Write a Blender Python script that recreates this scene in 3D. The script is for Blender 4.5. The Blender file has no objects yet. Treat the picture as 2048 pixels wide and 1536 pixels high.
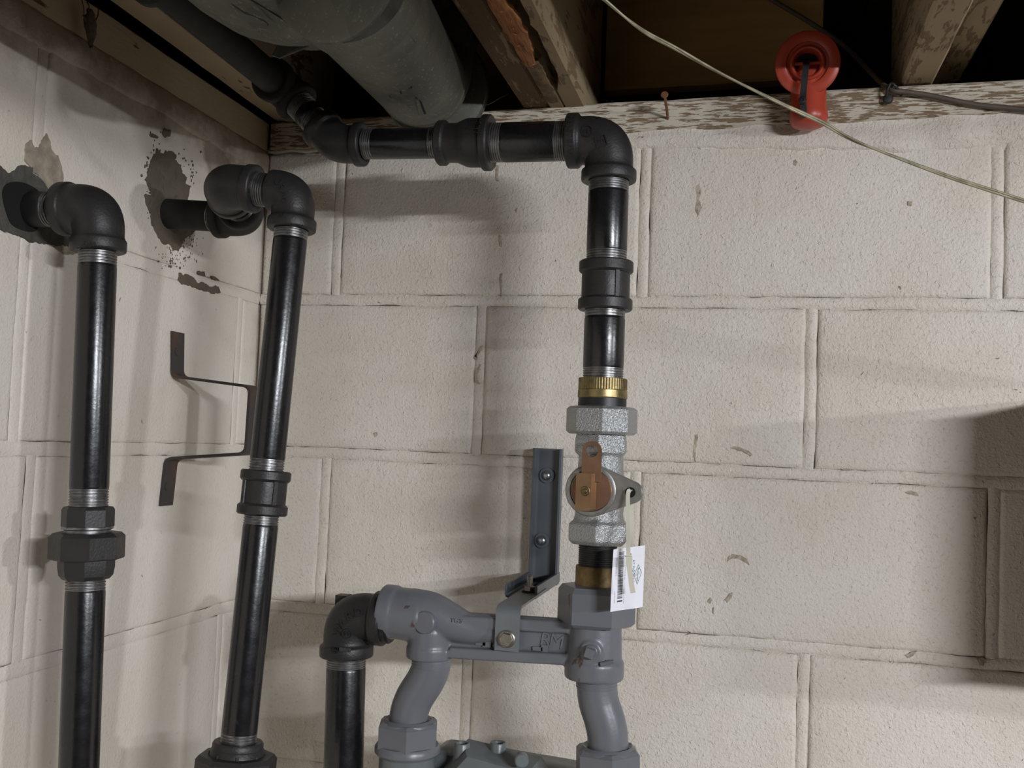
import bpy, math, random
import numpy as np
from mathutils import Vector, Matrix, noise
from mathutils.bvhtree import BVHTree

random.seed(7)
SC = bpy.context.scene
COL = SC.collection
PI = math.pi
V = Vector

# ------------------------------------------------------------------ camera
F_PX = 2050.0
CAM = V((0.65276, -1.25963, -0.17884))
YAW, PIT, ROL = -0.232812, 0.056256, 0.039914
def _axes():
    cy, sy, cp, sp, cr, sr = (math.cos(YAW), math.sin(YAW), math.cos(PIT), math.sin(PIT), math.cos(ROL), math.sin(ROL))
    f = V((sy*cp, cy*cp, sp)); r0 = V((cy, -sy, 0)); u0 = r0.cross(f)
    return cr*r0 + sr*u0, -sr*r0 + cr*u0, f
CR, CU, CF = _axes()
cam_d = bpy.data.cameras.new('camera'); cam = bpy.data.objects.new('camera', cam_d); COL.objects.link(cam)
cam_d.sensor_width = 36; cam_d.lens = F_PX*36/2048; cam_d.clip_start = 0.01; cam_d.clip_end = 50
cam.matrix_world = Matrix(((CR.x, CU.x, -CF.x, CAM.x), (CR.y, CU.y, -CF.y, CAM.y), (CR.z, CU.z, -CF.z, CAM.z), (0, 0, 0, 1)))
SC.camera = cam
def ray(u, v): return CF*F_PX + CR*(u-1024) - CU*(v-768)
def at(u, v, y=None, x=None, z=None):
    """point of the room seen at photo pixel (u, v) on a plane of constant y, x or z"""
    d = ray(u, v)
    if y is not None: t = (y-CAM.y)/d.y
    elif x is not None: t = (x-CAM.x)/d.x
    else: t = (z-CAM.z)/d.z
    return CAM + d*t

# ------------------------------------------------------------------ world, lights, exposure
SC.view_settings.view_transform = 'Standard'; SC.view_settings.look = 'None'
SC.view_settings.gamma = 1.0; SC.view_settings.use_curve_mapping = False
SC.view_settings.exposure = 0.02
W = bpy.data.worlds.new('basement_air'); SC.world = W; W.use_nodes = True
W.node_tree.nodes['Background'].inputs[0].default_value = (1.0, 0.93, 0.82, 1)
W.node_tree.nodes['Background'].inputs[1].default_value = 0.0
def area(name, loc, target, sx, sy, watts, col):
    l = bpy.data.lights.new(name, 'AREA'); l.shape = 'RECTANGLE'; l.size = sx; l.size_y = sy
    l.energy = watts; l.color = col
    o = bpy.data.objects.new(name, l); COL.objects.link(o); o.location = loc
    o.rotation_euler = (V(target)-V(loc)).to_track_quat('-Z', 'Y').to_euler()
    return o
area('tube_light_near', (2.25, -2.35, 0.20), (0.45, -0.1, -4.4), 0.62, 0.055, 73, (0.955, 0.98, 1.04))
area('tube_light_far', (3.5, -1.62, 0.215), (0.0, -0.35, -3.2), 0.16, 0.06, 27, (0.955, 0.98, 1.04))

# ------------------------------------------------------------------ mesh helpers
class MB:
    """collects vertices and faces for one mesh object"""
    def __init__(s): s.v = []; s.f = []
    def add(s, vs, fs):
        b = len(s.v); s.v += [tuple(p) for p in vs]; s.f += [tuple(i+b for i in f) for f in fs]; return s
    def rings(s, R, closed=True, cap0=True, cap1=True):
        n = len(R[0]); b = len(s.v)
        for r in R: s.v += [tuple(p) for p in r]
        m = n if closed else n-1
        for i in range(len(R)-1):
            for j in range(m):
                k = (j+1) % n
                s.f.append((b+i*n+j, b+i*n+k, b+(i+1)*n+k, b+(i+1)*n+j))
        if cap0: s.f.append(tuple(b+j for j in range(n))[::-1])
        if cap1: s.f.append(tuple(b+(len(R)-1)*n+j for j in range(n)))
        return s
    def box(s, lo, hi):
        x0, y0, z0 = lo; x1, y1, z1 = hi
        return s.add([(x0,y0,z0),(x1,y0,z0),(x1,y1,z0),(x0,y1,z0),(x0,y0,z1),(x1,y0,z1),(x1,y1,z1),(x0,y1,z1)],
                     [(3,2,1,0),(4,5,6,7),(0,1,5,4),(1,2,6,5),(2,3,7,6),(3,0,4,7)])
def frame(d):
    d = V(d).normalized(); h = V((0,0,1)) if abs(d.z) < .9 else V((0,1,0))
    a = h.cross(d).normalized(); return a, d.cross(a), d
def sweep(mb, P, rad, n=20, cap=True):
    """tube along P; rad one number or one per point; rings may share a point"""
    P = [V(p) for p in P]
    if not hasattr(rad, '__len__'): rad = [rad]*len(P)
    T = []
    for i in range(len(P)):
        a = i
        while a > 0 and (P[i]-P[a]).length < 1e-6: a -= 1
        b = i
        while b < len(P)-1 and (P[b]-P[i]).length < 1e-6: b += 1
        t = P[b]-P[a]
        T.append(t.normalized())
    x, y, _ = frame(T[0]); R = []
    for i in range(len(P)):
        x = (x - T[i]*x.dot(T[i])).normalized(); y = T[i].cross(x)
        R.append([P[i]+(x*math.cos(2*PI*k/n)+y*math.sin(2*PI*k/n))*rad[i] for k in range(n)])
    return mb.rings(R, cap0=cap, cap1=cap)
def lathe(mb, o, d, prof, n=28, cap=True):
    """prof = [(distance along d, radius)...]"""
    x, y, d = frame(d); o = V(o)
    R = [[o+d*h+(x*math.cos(2*PI*k/n)+y*math.sin(2*PI*k/n))*max(r, 1e-5) for k in range(n)] for h, r in prof]
    return mb.rings(R, cap0=cap, cap1=cap)
def poly_loft(mb, o, d, secs, sides, rot=0.0, ref=None):
    """prism sections [(h, circumradius)] with flat sides"""
    d = V(d).normalized(); ref = V(ref or (0,-1,0)); x = (ref-d*ref.dot(d)).normalized(); y = d.cross(x); o = V(o)
    R = [[o+d*h+(x*math.cos(rot+2*PI*k/sides)+y*math.sin(rot+2*PI*k/sides))*r for k in range(sides)] for h, r in secs]
    return mb.rings(R)
def extrude(mb, pts, dv):
    """flat outline pts (3-D) pushed along dv"""
    n = len(pts); dv = V(dv); A = [V(p) for p in pts]
    return mb.rings([A, [p+dv for p in A]])
def fillet(P, rad, n=6):
    P = [V(p) for p in P]; out = [P[0]]
    for i in range(1, len(P)-1):
        a = (P[i-1]-P[i]).normalized(); b = (P[i+1]-P[i]).normalized()
        t = min(rad, .49*(P[i-1]-P[i]).length, .49*(P[i+1]-P[i]).length)
        p0, p1 = P[i]+a*t, P[i]+b*t
        for k in range(n+1):
            s = k/n; out.append(p0*(1-s)**2 + P[i]*2*s*(1-s) + p1*s*s)
    return out+[P[-1]]
def spline(P, n=8):
    P = [V(p) for p in P]; out = []
    for i in range(len(P)-1):
        p0, p1, p2, p3 = P[max(i-1,0)], P[i], P[i+1], P[min(i+2,len(P)-1)]
        for k in range(n):
            t = k/n
            out.append(.5*((2*p1)+(p2-p0)*t+(2*p0-5*p1+4*p2-p3)*t*t+(3*p1-p0-3*p2+p3)*t**3))
    return out+[P[-1]]

def link(name, mb, m, parent=None, org=None, sharp=35, kind=None):
    """one mesh object; vertices are kept relative to the root's base point"""
    base = V(org) if org is not None else V((0,0,0))
    if parent is not None:
        r = parent
        while r.parent: r = r.parent
        base = r.location.copy()
    me = bpy.data.meshes.new(name)
    me.from_pydata([tuple(V(p)-base) for p in mb.v], [], mb.f); me.update()
    me.materials.append(m)
    me.polygons.foreach_set('use_smooth', [True]*len(me.polygons))
    me.set_sharp_from_angle(angle=math.radians(sharp))
    o = bpy.data.objects.new(name, me); COL.objects.link(o)
    if parent is not None: o.parent = parent
    else: o.location = base
    if kind: o['kind'] = kind
    return o
def tag(o, label, cat, group=None):
    o['label'] = label; o['category'] = cat
    if group: o['group'] = group
    return o
def thing(name, label, cat, loc, group=None):
    o = bpy.data.objects.new(name, None); COL.objects.link(o); o.location = loc; o.empty_display_size = .02
    return tag(o, label, cat, group)
def remesh(o, vox, smooth=6):
    """melts the pieces of a casting into one skin"""
    a = o.modifiers.new('r', 'REMESH'); a.mode = 'VOXEL'; a.voxel_size = vox; a.use_smooth_shade = True
    b = o.modifiers.new('s', 'SMOOTH'); b.iterations = smooth; b.factor = .5
    dg = bpy.context.evaluated_depsgraph_get(); dg.update()
    me = bpy.data.meshes.new_from_object(o.evaluated_get(dg)); old = o.data
    o.modifiers.clear(); o.data = me; me.name = old.name
    if not me.materials: me.materials.append(old.materials[0])
    me.polygons.foreach_set('use_smooth', [True]*len(me.polygons))
    return o
def world_bvh(objs):
    vs, fs = [], []
    for o in objs:
        r = o
        while r.parent: r = r.parent
        b = len(vs); vs += [v.co+r.location for v in o.data.vertices]; fs += [[i+b for i in p.vertices] for p in o.data.polygons]
    return BVHTree.FromPolygons(vs, fs)
def cast_mark(name, marks, target, m, parent, h=.0008):
    """raised cast letters: marks = [(text, u, v, height px, degrees)] laid on the target's skin, one mesh"""
    bv = world_bvh([target]); mb = MB()
    for txt, u, v, hp, deg in marks:
        hit, nrm, _, dist = bv.ray_cast(CAM, ray(u, v).normalized())
        if hit is None: continue
        if nrm.dot(ray(u, v)) > 0: nrm = -nrm
        a = math.radians(deg); up = CU*math.cos(a)+CR*math.sin(a)
        up = (up-nrm*up.dot(nrm)).normalized(); rt = up.cross(nrm)
        s = hp*(hit-CAM).length/F_PX
        if txt in ('(o)', '[o]', '-'):
            if txt == '(o)':
                n = 24; R = []
                for rr, hh in ((.5,-.001),(.5,h),(.42,h),(.42,-.001)):
                    R.append([hit+(rt*math.cos(2*PI*k/n)+up*math.sin(2*PI*k/n))*s*rr+nrm*hh for k in range(n)])
                mb.rings(R, cap0=False, cap1=False)
            elif txt == '[o]':
                R = []
                for rr, hh in ((.5,-.001),(.5,h),(.42,h),(.42,-.001)):
                    R.append([hit+(rt*q+up*w)*s*rr+nrm*hh for q, w in ((-1,-1),(1,-1),(1,1),(-1,1))])
                mb.rings(R, cap0=False, cap1=False)
            else:
                R = [[hit+rt*s*q*1.6+up*s*w*.5+nrm*hh for q, w in ((-1,-1),(1,-1),(1,1),(-1,1))] for hh in (-.001, h)]
                mb.rings(R)
            continue
        c = bpy.data.curves.new('t', 'FONT'); c.body = txt; c.align_x = 'CENTER'; c.align_y = 'CENTER'; c.extrude = 1.0; c.resolution_u = 3
        to = bpy.data.objects.new('t', c); COL.objects.link(to)
        dg = bpy.context.evaluated_depsgraph_get(); dg.update()
        me = bpy.data.meshes.new_from_object(to.evaluated_get(dg))
        k = s/.7
        mb.add([hit+rt*p.co.x*k+up*p.co.y*k+nrm*(h if p.co.z > 0 else -.001) for p in me.vertices], [tuple(p.vertices) for p in me.polygons])
        bpy.data.objects.remove(to); bpy.data.meshes.remove(me); bpy.data.curves.remove(c)
    if mb.f: return link(name, mb, m, parent, kind='stuff')
def flat_text(mb, txt, o, rt, up, size, lift=(0,0,0)):
    c = bpy.data.curves.new('t', 'FONT'); c.body = txt; c.align_x = 'CENTER'; c.align_y = 'CENTER'; c.resolution_u = 3
    to = bpy.data.objects.new('t', c); COL.objects.link(to)
    dg = bpy.context.evaluated_depsgraph_get(); dg.update()
    me = bpy.data.meshes.new_from_object(to.evaluated_get(dg)); k = size/.7
    mb.add([V(o)+V(lift)+V(rt)*p.co.x*k+V(up)*p.co.y*k for p in me.vertices], [tuple(p.vertices) for p in me.polygons])
    bpy.data.objects.remove(to); bpy.data.meshes.remove(me); bpy.data.curves.remove(c)

# ------------------------------------------------------------------ materials
def lin(r, g, b): return tuple((c/255/12.92 if c <= 10 else ((c/255+.055)/1.055)**2.4) for c in (r, g, b))+(1,)
class N:
    def __init__(s, name):
        s.m = bpy.data.materials.new(name); s.m.use_nodes = True; s.t = s.m.node_tree
        s.b = s.t.nodes['Principled BSDF']; s.pos = s.t.nodes.new('ShaderNodeNewGeometry').outputs['Position']
    def n(s, t, **k):
        x = s.t.nodes.new('ShaderNode'+t)
        for a, b in k.items(): setattr(x, a, b)
        return x
    def l(s, a, b): s.t.links.new(a, b)
    def scale(s, v):
        x = s.n('VectorMath', operation='MULTIPLY'); s.l(s.pos, x.inputs[0]); x.inputs[1].default_value = v; return x.outputs[0]
    def noise(s, scale, detail=3, rough=.55, vec=None, dist=0):
        x = s.n('TexNoise'); x.inputs['Scale'].default_value = scale; x.inputs['Detail'].default_value = detail
        x.inputs['Roughness'].default_value = rough; x.inputs['Distortion'].default_value = dist
        s.l(vec or s.pos, x.inputs['Vector']); return x.outputs[0]
    def voro(s, scale, vec=None, feature='F1', out='Distance'):
        x = s.n('TexVoronoi', feature=feature); x.inputs['Scale'].default_value = scale; s.l(vec or s.pos, x.inputs['Vector']); return x.outputs[out]
    def ramp(s, fac, *stops):
        x = s.n('ValToRGB'); e = x.color_ramp.elements
        while len(e) < len(stops): e.new(.5)
        for i, (p, c) in enumerate(stops): e[i].position = p; e[i].color = c if hasattr(c, '__len__') else (c, c, c, 1)
        s.l(fac, x.inputs[0]); return x.outputs[0]
    def mix(s, fac, a, b):
        x = s.n('Mix', data_type='RGBA')
        for sock, val in ((x.inputs[0], fac), (x.inputs[6], a), (x.inputs[7], b)):
            if hasattr(val, 'links') or hasattr(val, 'is_linked'): s.l(val, sock)
            else: sock.default_value = val
        return x.outputs[2]
    def math(s, op, a, b=0.0):
        x = s.n('Math', operation=op)
        for i, val in enumerate((a, b)):
            if hasattr(val, 'is_linked'): s.l(val, x.inputs[i])
            else: x.inputs[i].default_value = val
        return x.outputs[0]
    def col(s, c):
        if hasattr(c, 'is_linked'): s.l(c, s.b.inputs['Base Color'])
        else: s.b.inputs['Base Color'].default_value = c
        return s
    def set(s, **k):
        for a, b in k.items():
            i = s.b.inputs[a.replace('_', ' ')]
            if hasattr(b, 'is_linked'): s.l(b, i)
            else: i.default_value = b
        return s
    def bump(s, h, strength=.5, dist=.001):
        x = s.n('Bump'); x.inputs['Strength'].default_value = strength; x.inputs['Distance'].default_value = dist
        s.l(h, x.inputs['Height']); s.l(x.outputs[0], s.b.inputs['Normal']); return s
def simple(name, c, rough=.5, metal=0.0, bump=None, var=.12, vscale=60):
    k = N(name); d = tuple(x*(1-var) for x in c[:3])+(1,); b = tuple(min(1, x*(1+var)) for x in c[:3])+(1,)
    k.col(k.mix(k.ramp(k.noise(vscale, 3), (.35, 0.0), (.65, 1.0)), d, b)).set(Roughness=rough, Metallic=metal)
    if bump: k.bump(k.noise(bump[0], 4), bump[1], bump[2])
    return k.m

def wall_paint(name, rough_relief, base, base2, top_brown=0.0):
    k = N(name)
    c = k.mix(k.ramp(k.noise(7, 3), (.35, 0.0), (.7, 1.0)), base, base2)
    spot = k.ramp(k.noise(55, 4, .65), (.68, 0.0), (.75, 1.0))
    c = k.mix(k.math('MULTIPLY', spot, .35), c, lin(128, 108, 82))
    pit = k.ramp(k.noise(95, 2, .5, dist=.6), (.755, 0.0), (.785, 1.0))
    c = k.mix(k.math('MULTIPLY', pit, .7), c, lin(92, 82, 66))
    if top_brown:  # browner towards the top of the wall, broken up by noise
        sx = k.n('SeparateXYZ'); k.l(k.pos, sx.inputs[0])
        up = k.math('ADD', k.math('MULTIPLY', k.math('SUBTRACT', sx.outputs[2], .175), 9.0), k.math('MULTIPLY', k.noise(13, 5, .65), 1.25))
        c = k.mix(k.math('MULTIPLY', k.ramp(up, (.38, 0.0), (.78, 1.0)), top_brown), c, lin(118, 98, 72))
    k.col(c).set(Roughness=.55, Specular_IOR_Level=.35)
    h = k.math('ADD', k.math('MULTIPLY', k.noise(290, 3, .6, dist=.4), 1.0), k.math('MULTIPLY', k.noise(60, 3, .6), .9))
    fleck = k.ramp(k.noise(230, 2, .5, dist=.7), (.60, 0.0), (.72, 1.0))
    h = k.math('ADD', h, k.math('MULTIPLY', fleck, .5))
    h = k.math('SUBTRACT', h, k.math('MULTIPLY', pit, 1.6))
    k.bump(h, rough_relief, .0022)
    return k.m
M = {}
M['wall'] = wall_paint('cream_wall_paint_rough', .62, lin(222, 215, 204), lin(212, 203, 188))
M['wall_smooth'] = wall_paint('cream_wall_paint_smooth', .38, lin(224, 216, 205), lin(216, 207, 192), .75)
def cement():
    k = N('bare_grey_cement'); c = k.mix(k.noise(40, 4), lin(86, 78, 65), lin(110, 101, 86))
    k.col(k.mix(k.ramp(k.noise(120, 3), (.6, 0.0), (.75, 1.0)), c, lin(70, 62, 52))).set(Roughness=.9).bump(k.noise(150, 4), .6, .002); return k.m
M['cement'] = cement()
M['cement_dark'] = simple('damp_dark_mortar', lin(78, 75, 68), .9, 0, (160, .7, .003), .25, 50)
M['cement_pale'] = simple('pale_thin_mortar', lin(150, 139, 122), .9, 0, (160, .6, .002), .2, 90)
def black_pipe():
    k = N('black_lacquered_pipe'); s = k.ramp(k.noise(70, 5, .7, dist=.6), (.62, 0.0), (.76, 1.0))
    k.col(k.mix(k.math('MULTIPLY', s, .35), lin(20, 20, 22), lin(66, 66, 70))).set(Roughness=k.math('ADD', k.math('MULTIPLY', k.noise(90, 4), .22), .16), Specular_IOR_Level=.6)
    k.bump(k.noise(260, 3), .12, .001); return k.m
M['pipe'] = black_pipe()
def iron():
    k = N('black_malleable_iron'); k.col(k.mix(k.noise(45, 4), lin(41, 40, 40), lin(60, 58, 57))).set(Roughness=k.math('ADD', k.math('MULTIPLY', k.noise(60, 3), .25), .33), Metallic=.35, Specular_IOR_Level=.5)
    k.bump(k.noise(420, 3, .6), .3, .001); return k.m
M['iron'] = iron()
M['iron_old'] = simple('dusty_old_iron', lin(46, 44, 41), .75, .1, (300, .4, .001), .2, 60)
M['thread'] = simple('cut_steel_thread', lin(124, 123, 122), .34, .8, (500, .15, .0005), .25, 150)
def silver():
    k = N('aluminium_painted_casting'); sp = k.voro(620)
    k.col(k.mix(k.ramp(k.noise(22, 4), (.62, 0.0), (.74, .6)), lin(176, 178, 178), lin(92, 80, 58))).set(Roughness=.42, Metallic=.75)
    k.bump(k.math('ADD', sp, k.math('MULTIPLY', k.noise(900, 2), 1.2)), .7, .0009); return k.m
M['silver'] = silver()
M['silver_cut'] = simple('machined_grey_face', lin(150, 148, 142), .4, .75, (300, .25, .0006), .12, 120)
M['copper'] = simple('bronze_plug', lin(142, 110, 88), .45, .85, (350, .25, .0006), .12, 60)
M['bronze'] = simple('bronze_key_head', lin(150, 120, 90), .42, .85, (350, .2, .0006), .1, 60)
M['brass'] = simple('brass', lin(142, 126, 88), .38, .85, (300, .2, .0006), .4, 70)
M['rubber'] = simple('black_rubber', lin(24, 24, 25), .45, 0, (300, .15, .0006), .1, 80)
def enamel(name, c, chip):
    k = N(name); e = k.ramp(k.noise(26, 5, .6, dist=.4), (chip, 0.0), (chip+.02, 1.0))
    k.col(k.mix(e, k.mix(k.noise(30, 2), c, tuple(x*.88 for x in c[:3])+(1,)), lin(82, 66, 60))).set(Roughness=.34, Specular_IOR_Level=.5)
    k.bump(k.math('SUBTRACT', k.math('MULTIPLY', k.noise(150, 3), .5), k.math('MULTIPLY', e, .5)), .3, .0012); return k.m
M['grey'] = enamel('grey_enamel_paint', lin(108, 110, 115), .655)
M['grey_plain'] = enamel('grey_enamel_clean', lin(108, 110, 115), .80)
M['grey_green'] = enamel('grey_green_enamel', lin(104, 110, 110), .80)
M['bracket'] = simple('dark_grey_bracket_paint', lin(82, 87, 92), .36, .05, (120, .08, .0006), .06, 40)
M['clip'] = simple('grey_clip_paint', lin(108, 112, 114), .34, .05, (120, .08, .0006), .06, 40)
M['zinc'] = simple('zinc_plated_steel', lin(176, 178, 182), .28, .9, (400, .1, .0004), .1, 120)
M['stainless'] = simple('dull_steel_bolt', lin(150, 143, 132), .35, .85, (400, .15, .0004), .12, 120)
def rusty():
    k = N('rusty_strap_iron'); k.col(k.mix(k.ramp(k.noise(35, 4), (.5, 0.0), (.68, 1.0)), lin(66, 62, 62), lin(92, 66, 50))).set(Roughness=.6, Metallic=.3); k.bump(k.noise(250, 3), .3, .001); return k.m
M['strap'] = rusty()
M['rust'] = simple('rusty_nail_steel', lin(120, 84, 56), .7, .2, (300, .3, .0005), .2, 150)
def galv():
    k = N('galvanised_sheet'); sp = k.voro(55, out='Color'); g = k.n('RGBToBW'); k.l(sp, g.inputs[0])
    sc = k.ramp(k.noise(1, 4, .7, k.scale((260, 90, 260))), (.58, 0.0), (.68, 1.0))
    k.col(k.mix(k.math('MULTIPLY', sc, .45), k.mix(g.outputs[0], lin(84, 84, 76), lin(104, 103, 93)), lin(150, 149, 138)))
    k.set(Roughness=k.math('SUBTRACT', .52, k.math('MULTIPLY', sc, .18)), Metallic=.55).bump(k.noise(40, 3), .12, .002); return k.m
M['galv'] = galv()
def peel(name, grain, wood, paint, lo):
    """paint worn off along the grain"""
    k = N(name); g = k.noise(1, 5, .62, k.scale(grain), dist=.3)
    w = k.mix(k.noise(1, 4, .6, k.scale(tuple(3*x for x in grain))), wood, tuple(x*.6 for x in wood[:3])+(1,))
    f = k.ramp(k.math('ADD', k.math('MULTIPLY', g, .72), k.math('MULTIPLY', k.noise(14, 3), .28)), (lo, 0.0), (lo+.025, 1.0))
    k.col(k.mix(f, w, k.mix(k.noise(25, 3), paint, tuple(x*.82 for x in paint[:3])+(1,)))).set(Roughness=.75, Specular_IOR_Level=.25)
    k.bump(k.math('ADD', k.math('MULTIPLY', f, .7), k.math('MULTIPLY', k.noise(1, 4, .6, k.scale(tuple(3*x for x in grain))), .5)), .55, .0018); return k.m
M['sill'] = peel('worn_cream_sill_paint', (46, 150, 430), lin(146, 124, 98), lin(212, 202, 184), .475)
M['sill_left'] = peel('dusty_cream_sill_paint', (60, 14, 70), lin(128, 98, 68), lin(196, 180, 152), .36)
M['joist'] = peel('worn_tan_joist_paint', (90, 14, 60), lin(96, 74, 48), lin(130, 110, 84), .55)
M['joist_cream'] = peel('cream_joist_paint', (26, 8, 26), lin(124, 88, 56), lin(186, 168, 140), .40)
M['joist_worn'] = peel('cream_worn_joist_paint', (120, 24, 120), lin(134, 114, 86), lin(166, 148, 120), .455)
M['joist_tan'] = peel('tan_joist_paint', (60, 14, 60), lin(128, 106, 78), lin(152, 134, 106), .44)
def torn():
    k = N('raw_orange_wood'); g = k.noise(1, 5, .65, k.scale((420, 26, 300)), dist=.4)
    k.col(k.mix(k.ramp(g, (.3, 0.0), (.7, 1.0)), lin(112, 66, 32), lin(196, 132, 78))).set(Roughness=.85).bump(g, 1.0, .003); return k.m
M['raw_wood'] = torn()
M['rot_wood'] = simple('rotten_brown_wood', lin(104, 84, 56), .9, 0, (160, .9, .003), .35, 60)
def plank():
    k = N('dark_rim_board'); g = k.noise(1, 4, .6, k.scale((10, 60, 70)))
    k.col(k.mix(g, lin(152, 122, 76), lin(190, 154, 100))).set(Roughness=.85).bump(g, .4, .002); return k.m
M['board'] = plank()
M['subfloor'] = simple('old_subfloor_boards', lin(70, 54, 36), .9, 0, (60, .4, .002), .25, 20)
M['red'] = simple('orange_red_plastic', lin(174, 66, 45), .36, 0, (200, .05, .0005), .06, 40)
M['black_plastic'] = simple('black_plastic_strap', lin(26, 27, 28), .4, 0, (300, .1, .0005), .1, 90)
M['paper'] = simple('white_tag_paper', lin(232, 232, 238), .7, 0, None, .02, 60)
M['ink'] = simple('black_tag_print', lin(70, 70, 76), .7, 0, None, .05, 90)
M['green_ink'] = simple('green_tag_print', lin(38, 92, 86), .7, 0, None, .05, 90)
def tie():
    k = N('milky_nylon'); k.col(lin(214, 212, 196)).set(Roughness=.35, Subsurface_Weight=.25); k.b.inputs['Subsurface Scale'].default_value = .002; return k.m
M['nylon'] = tie()
M['wire'] = simple('yellowed_clear_wire', lin(150, 142, 118), .3, .35, None, .25, 120)
M['cable'] = simple('brown_cable_jacket', lin(86, 74, 64), .6, 0, None, .15, 60)
M['dust'] = simple('grey_brown_cobweb_dust', lin(92, 82, 66), .95, 0, None, .3, 200)
M['web'] = simple('pale_cobweb_thread', lin(150, 140, 120), .9, 0, None, .2, 200)
M['floor'] = simple('grey_concrete_floor', lin(62, 53, 42), .85, 0, (40, .3, .003), .15, 6)
M['shell'] = simple('dim_brown_far_wall', lin(68, 56, 42), .85, 0, (40, .3, .003), .1, 4)
M['pit'] = simple('dirty_chipped_paint', lin(172, 161, 142), .9, 0, (200, .8, .003), .3, 160)
M['hole'] = simple('hole_and_shade_black', lin(16, 15, 14), .95, 0, None, .1, 40)  # near-black for openings, painted shadow lines and the bay backing
# ------------------------------------------------------------------ setting: blocks, mortar, plates
def nz(p, s, a): return noise.noise(V(p)*s)*a
RELIEF = [1.0]
def block(mb, O, U, Up, Nn, a0, a1, b0, b1, seed):
    """one concrete block face: eased, slightly ragged edges, faint unevenness"""
    O, U, Up, Nn = V(O), V(U), V(Up), V(Nn)
    def steps(w, n): return [0, .002, .0055]+[.0055+(w-.011)*i/n for i in range(1, n)]+[w-.0055, w-.002, w]
    A = steps(a1-a0, max(2, int((a1-a0)/.018))); B = steps(b1-b0, max(2, int((b1-b0)/.018)))
    na, nb = len(A), len(B); dep = [.0042, .0010, 0.0]
    vs = []
    for j, b in enumerate(B):
        for i, a in enumerate(A):
            e = min(i, j, na-1-i, nb-1-j)
            d = dep[e]*RELIEF[0] if e < 3 else 0
            pa, pb = a0+a, b0+b; q = (pa*1.0+seed*3.1, pb, seed*1.7)
            if e < 2:
                k = 1 if e == 0 else .8
                if i < 2 or i > na-3: pa += nz(q, 60, .0011*k)+nz(q, 160, .0006*k)
                if j < 2 or j > nb-3: pb += nz((q[1]+9, q[0], q[2]), 60, .0011*k)+nz((q[1]+5, q[0], q[2]), 160, .0006*k)
            d += nz(q, 11, .0008)+nz(q, 45, .0004)
            vs.append(O+U*pa+Up*pb-Nn*d)
    fs = [(j*na+i, j*na+i+1, (j+1)*na+i+1, (j+1)*na+i) for j in range(nb-1) for i in range(na-1)]
    if U.cross(Up).dot(Nn) < 0: fs = [f[::-1] for f in fs]
    mb.add(vs, fs)
    n0 = len(mb.v)-len(vs)
    per = list(range(na))+[j*na+na-1 for j in range(1, nb)]+[(nb-1)*na+i for i in range(na-2, -1, -1)]+[j*na for j in range(nb-2, 0, -1)]
    back = len(mb.v); mb.v += [tuple(vs[i]-Nn*.012) for i in per]; m = len(per)
    for i in range(m):
        f = (n0+per[i], back+i, back+(i+1) % m, n0+per[(i+1) % m])
        mb.f.append(f if U.cross(Up).dot(Nn) > 0 else f[::-1])
def bead(mb, O, U, Up, Nn, p0, p1, half, seed, crown=.0003, ease=.0030):
    """one tooled mortar joint strip from p0 to p1 (in-plane coordinates)"""
    O, U, Up, Nn = V(O), V(U), V(Up), V(Nn)
    d = V((p1[0]-p0[0], p1[1]-p0[1], 0)); L = d.length; d = d/L; s = V((-d.y, d.x, 0)); n = max(2, int(L/.012)); R = []
    for i in range(n+1):
        c = V((p0[0], p0[1], 0))+d*(L*i/n); ring = []
        wob = nz((c.x, c.y, seed), 14, .0012)
        for t in (-1, -.8, -.45, 0, .45, .8, 1):
            h = half*(1+nz((c.x*1.3, c.y*1.3, seed+t*5), 35, .22))
            q = c+s*(t*h+wob)
            dd = (ease*abs(t)**3+crown+nz((q.x, q.y, seed+3), 25, .0009)+nz((q.x, q.y, seed+6), 70, .0006))*RELIEF[0]
            ring.append(O+U*q.x+Up*q.y-Nn*dd)
        R.append(ring)
    mb.rings(R, closed=False, cap0=False, cap1=False)
def masonry(name, O, U, Up, Nn, rows, length, matr, lo_wall, hi_wall, seed0):
    mo = MB(); mo.box(lo_wall, hi_wall)
    J = .0068; H = .2032
    for r, joints in rows:
        b0, b1 = -r*H+J, (1-r)*H-J
        js = [0]+joints+[length]
        for jv in joints: bead(mo, O, U, Up, Nn, (jv, b0-.001), (jv, b1+.001), .0069, jv*9+r, .0014, .0026)
    for r in range(0, 4): bead(mo, O, U, Up, Nn, (0, -r*H), (length, -r*H), .0070, 50+r+seed0)
    w = link(name, mo, matr, kind='structure', sharp=50)
    for r, joints in rows:
        b0, b1 = -r*H+J, (1-r)*H-J
        js = [-J+.0005]+joints+[length]
        for i in range(len(js)-1):
            mb = MB(); block(mb, O, U, Up, Nn, js[i]+J, js[i+1]-J, b0, b1, seed0+r*7+i)
            link('concrete_block', mb, matr, w, sharp=60)
    return w
ROWS_B = [(0, [.107, .514, .920, 1.326]), (1, [.3105, .717, 1.123, 1.53]), (2, [.107, .514, .920, 1.326]), (3, [.3105, .717, 1.123, 1.53])]
RELIEF[0] = .78
wall_back = masonry('wall_back', (0,0,0), (1,0,0), (0,0,1), (0,-1,0), ROWS_B, 1.73, M['wall'], (-.2, .0085, -1.75), (4.6, .15, .21), 1)
ROWS_L = [(0, [.449, .855, 1.26]), (1, [.050, .456, .862, 1.27]), (2, [.43, .84, 1.25]), (3, [.058, .464, .87, 1.27])]
RELIEF[0] = .42
wall_left = masonry('wall_left', (0,0,0), (0,-1,0), (0,0,1), (1,0,0), ROWS_L, 1.68, M['wall_smooth'], (-.15, -4.6, -1.75), (-.0085, .02, .203), 2)

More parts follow.
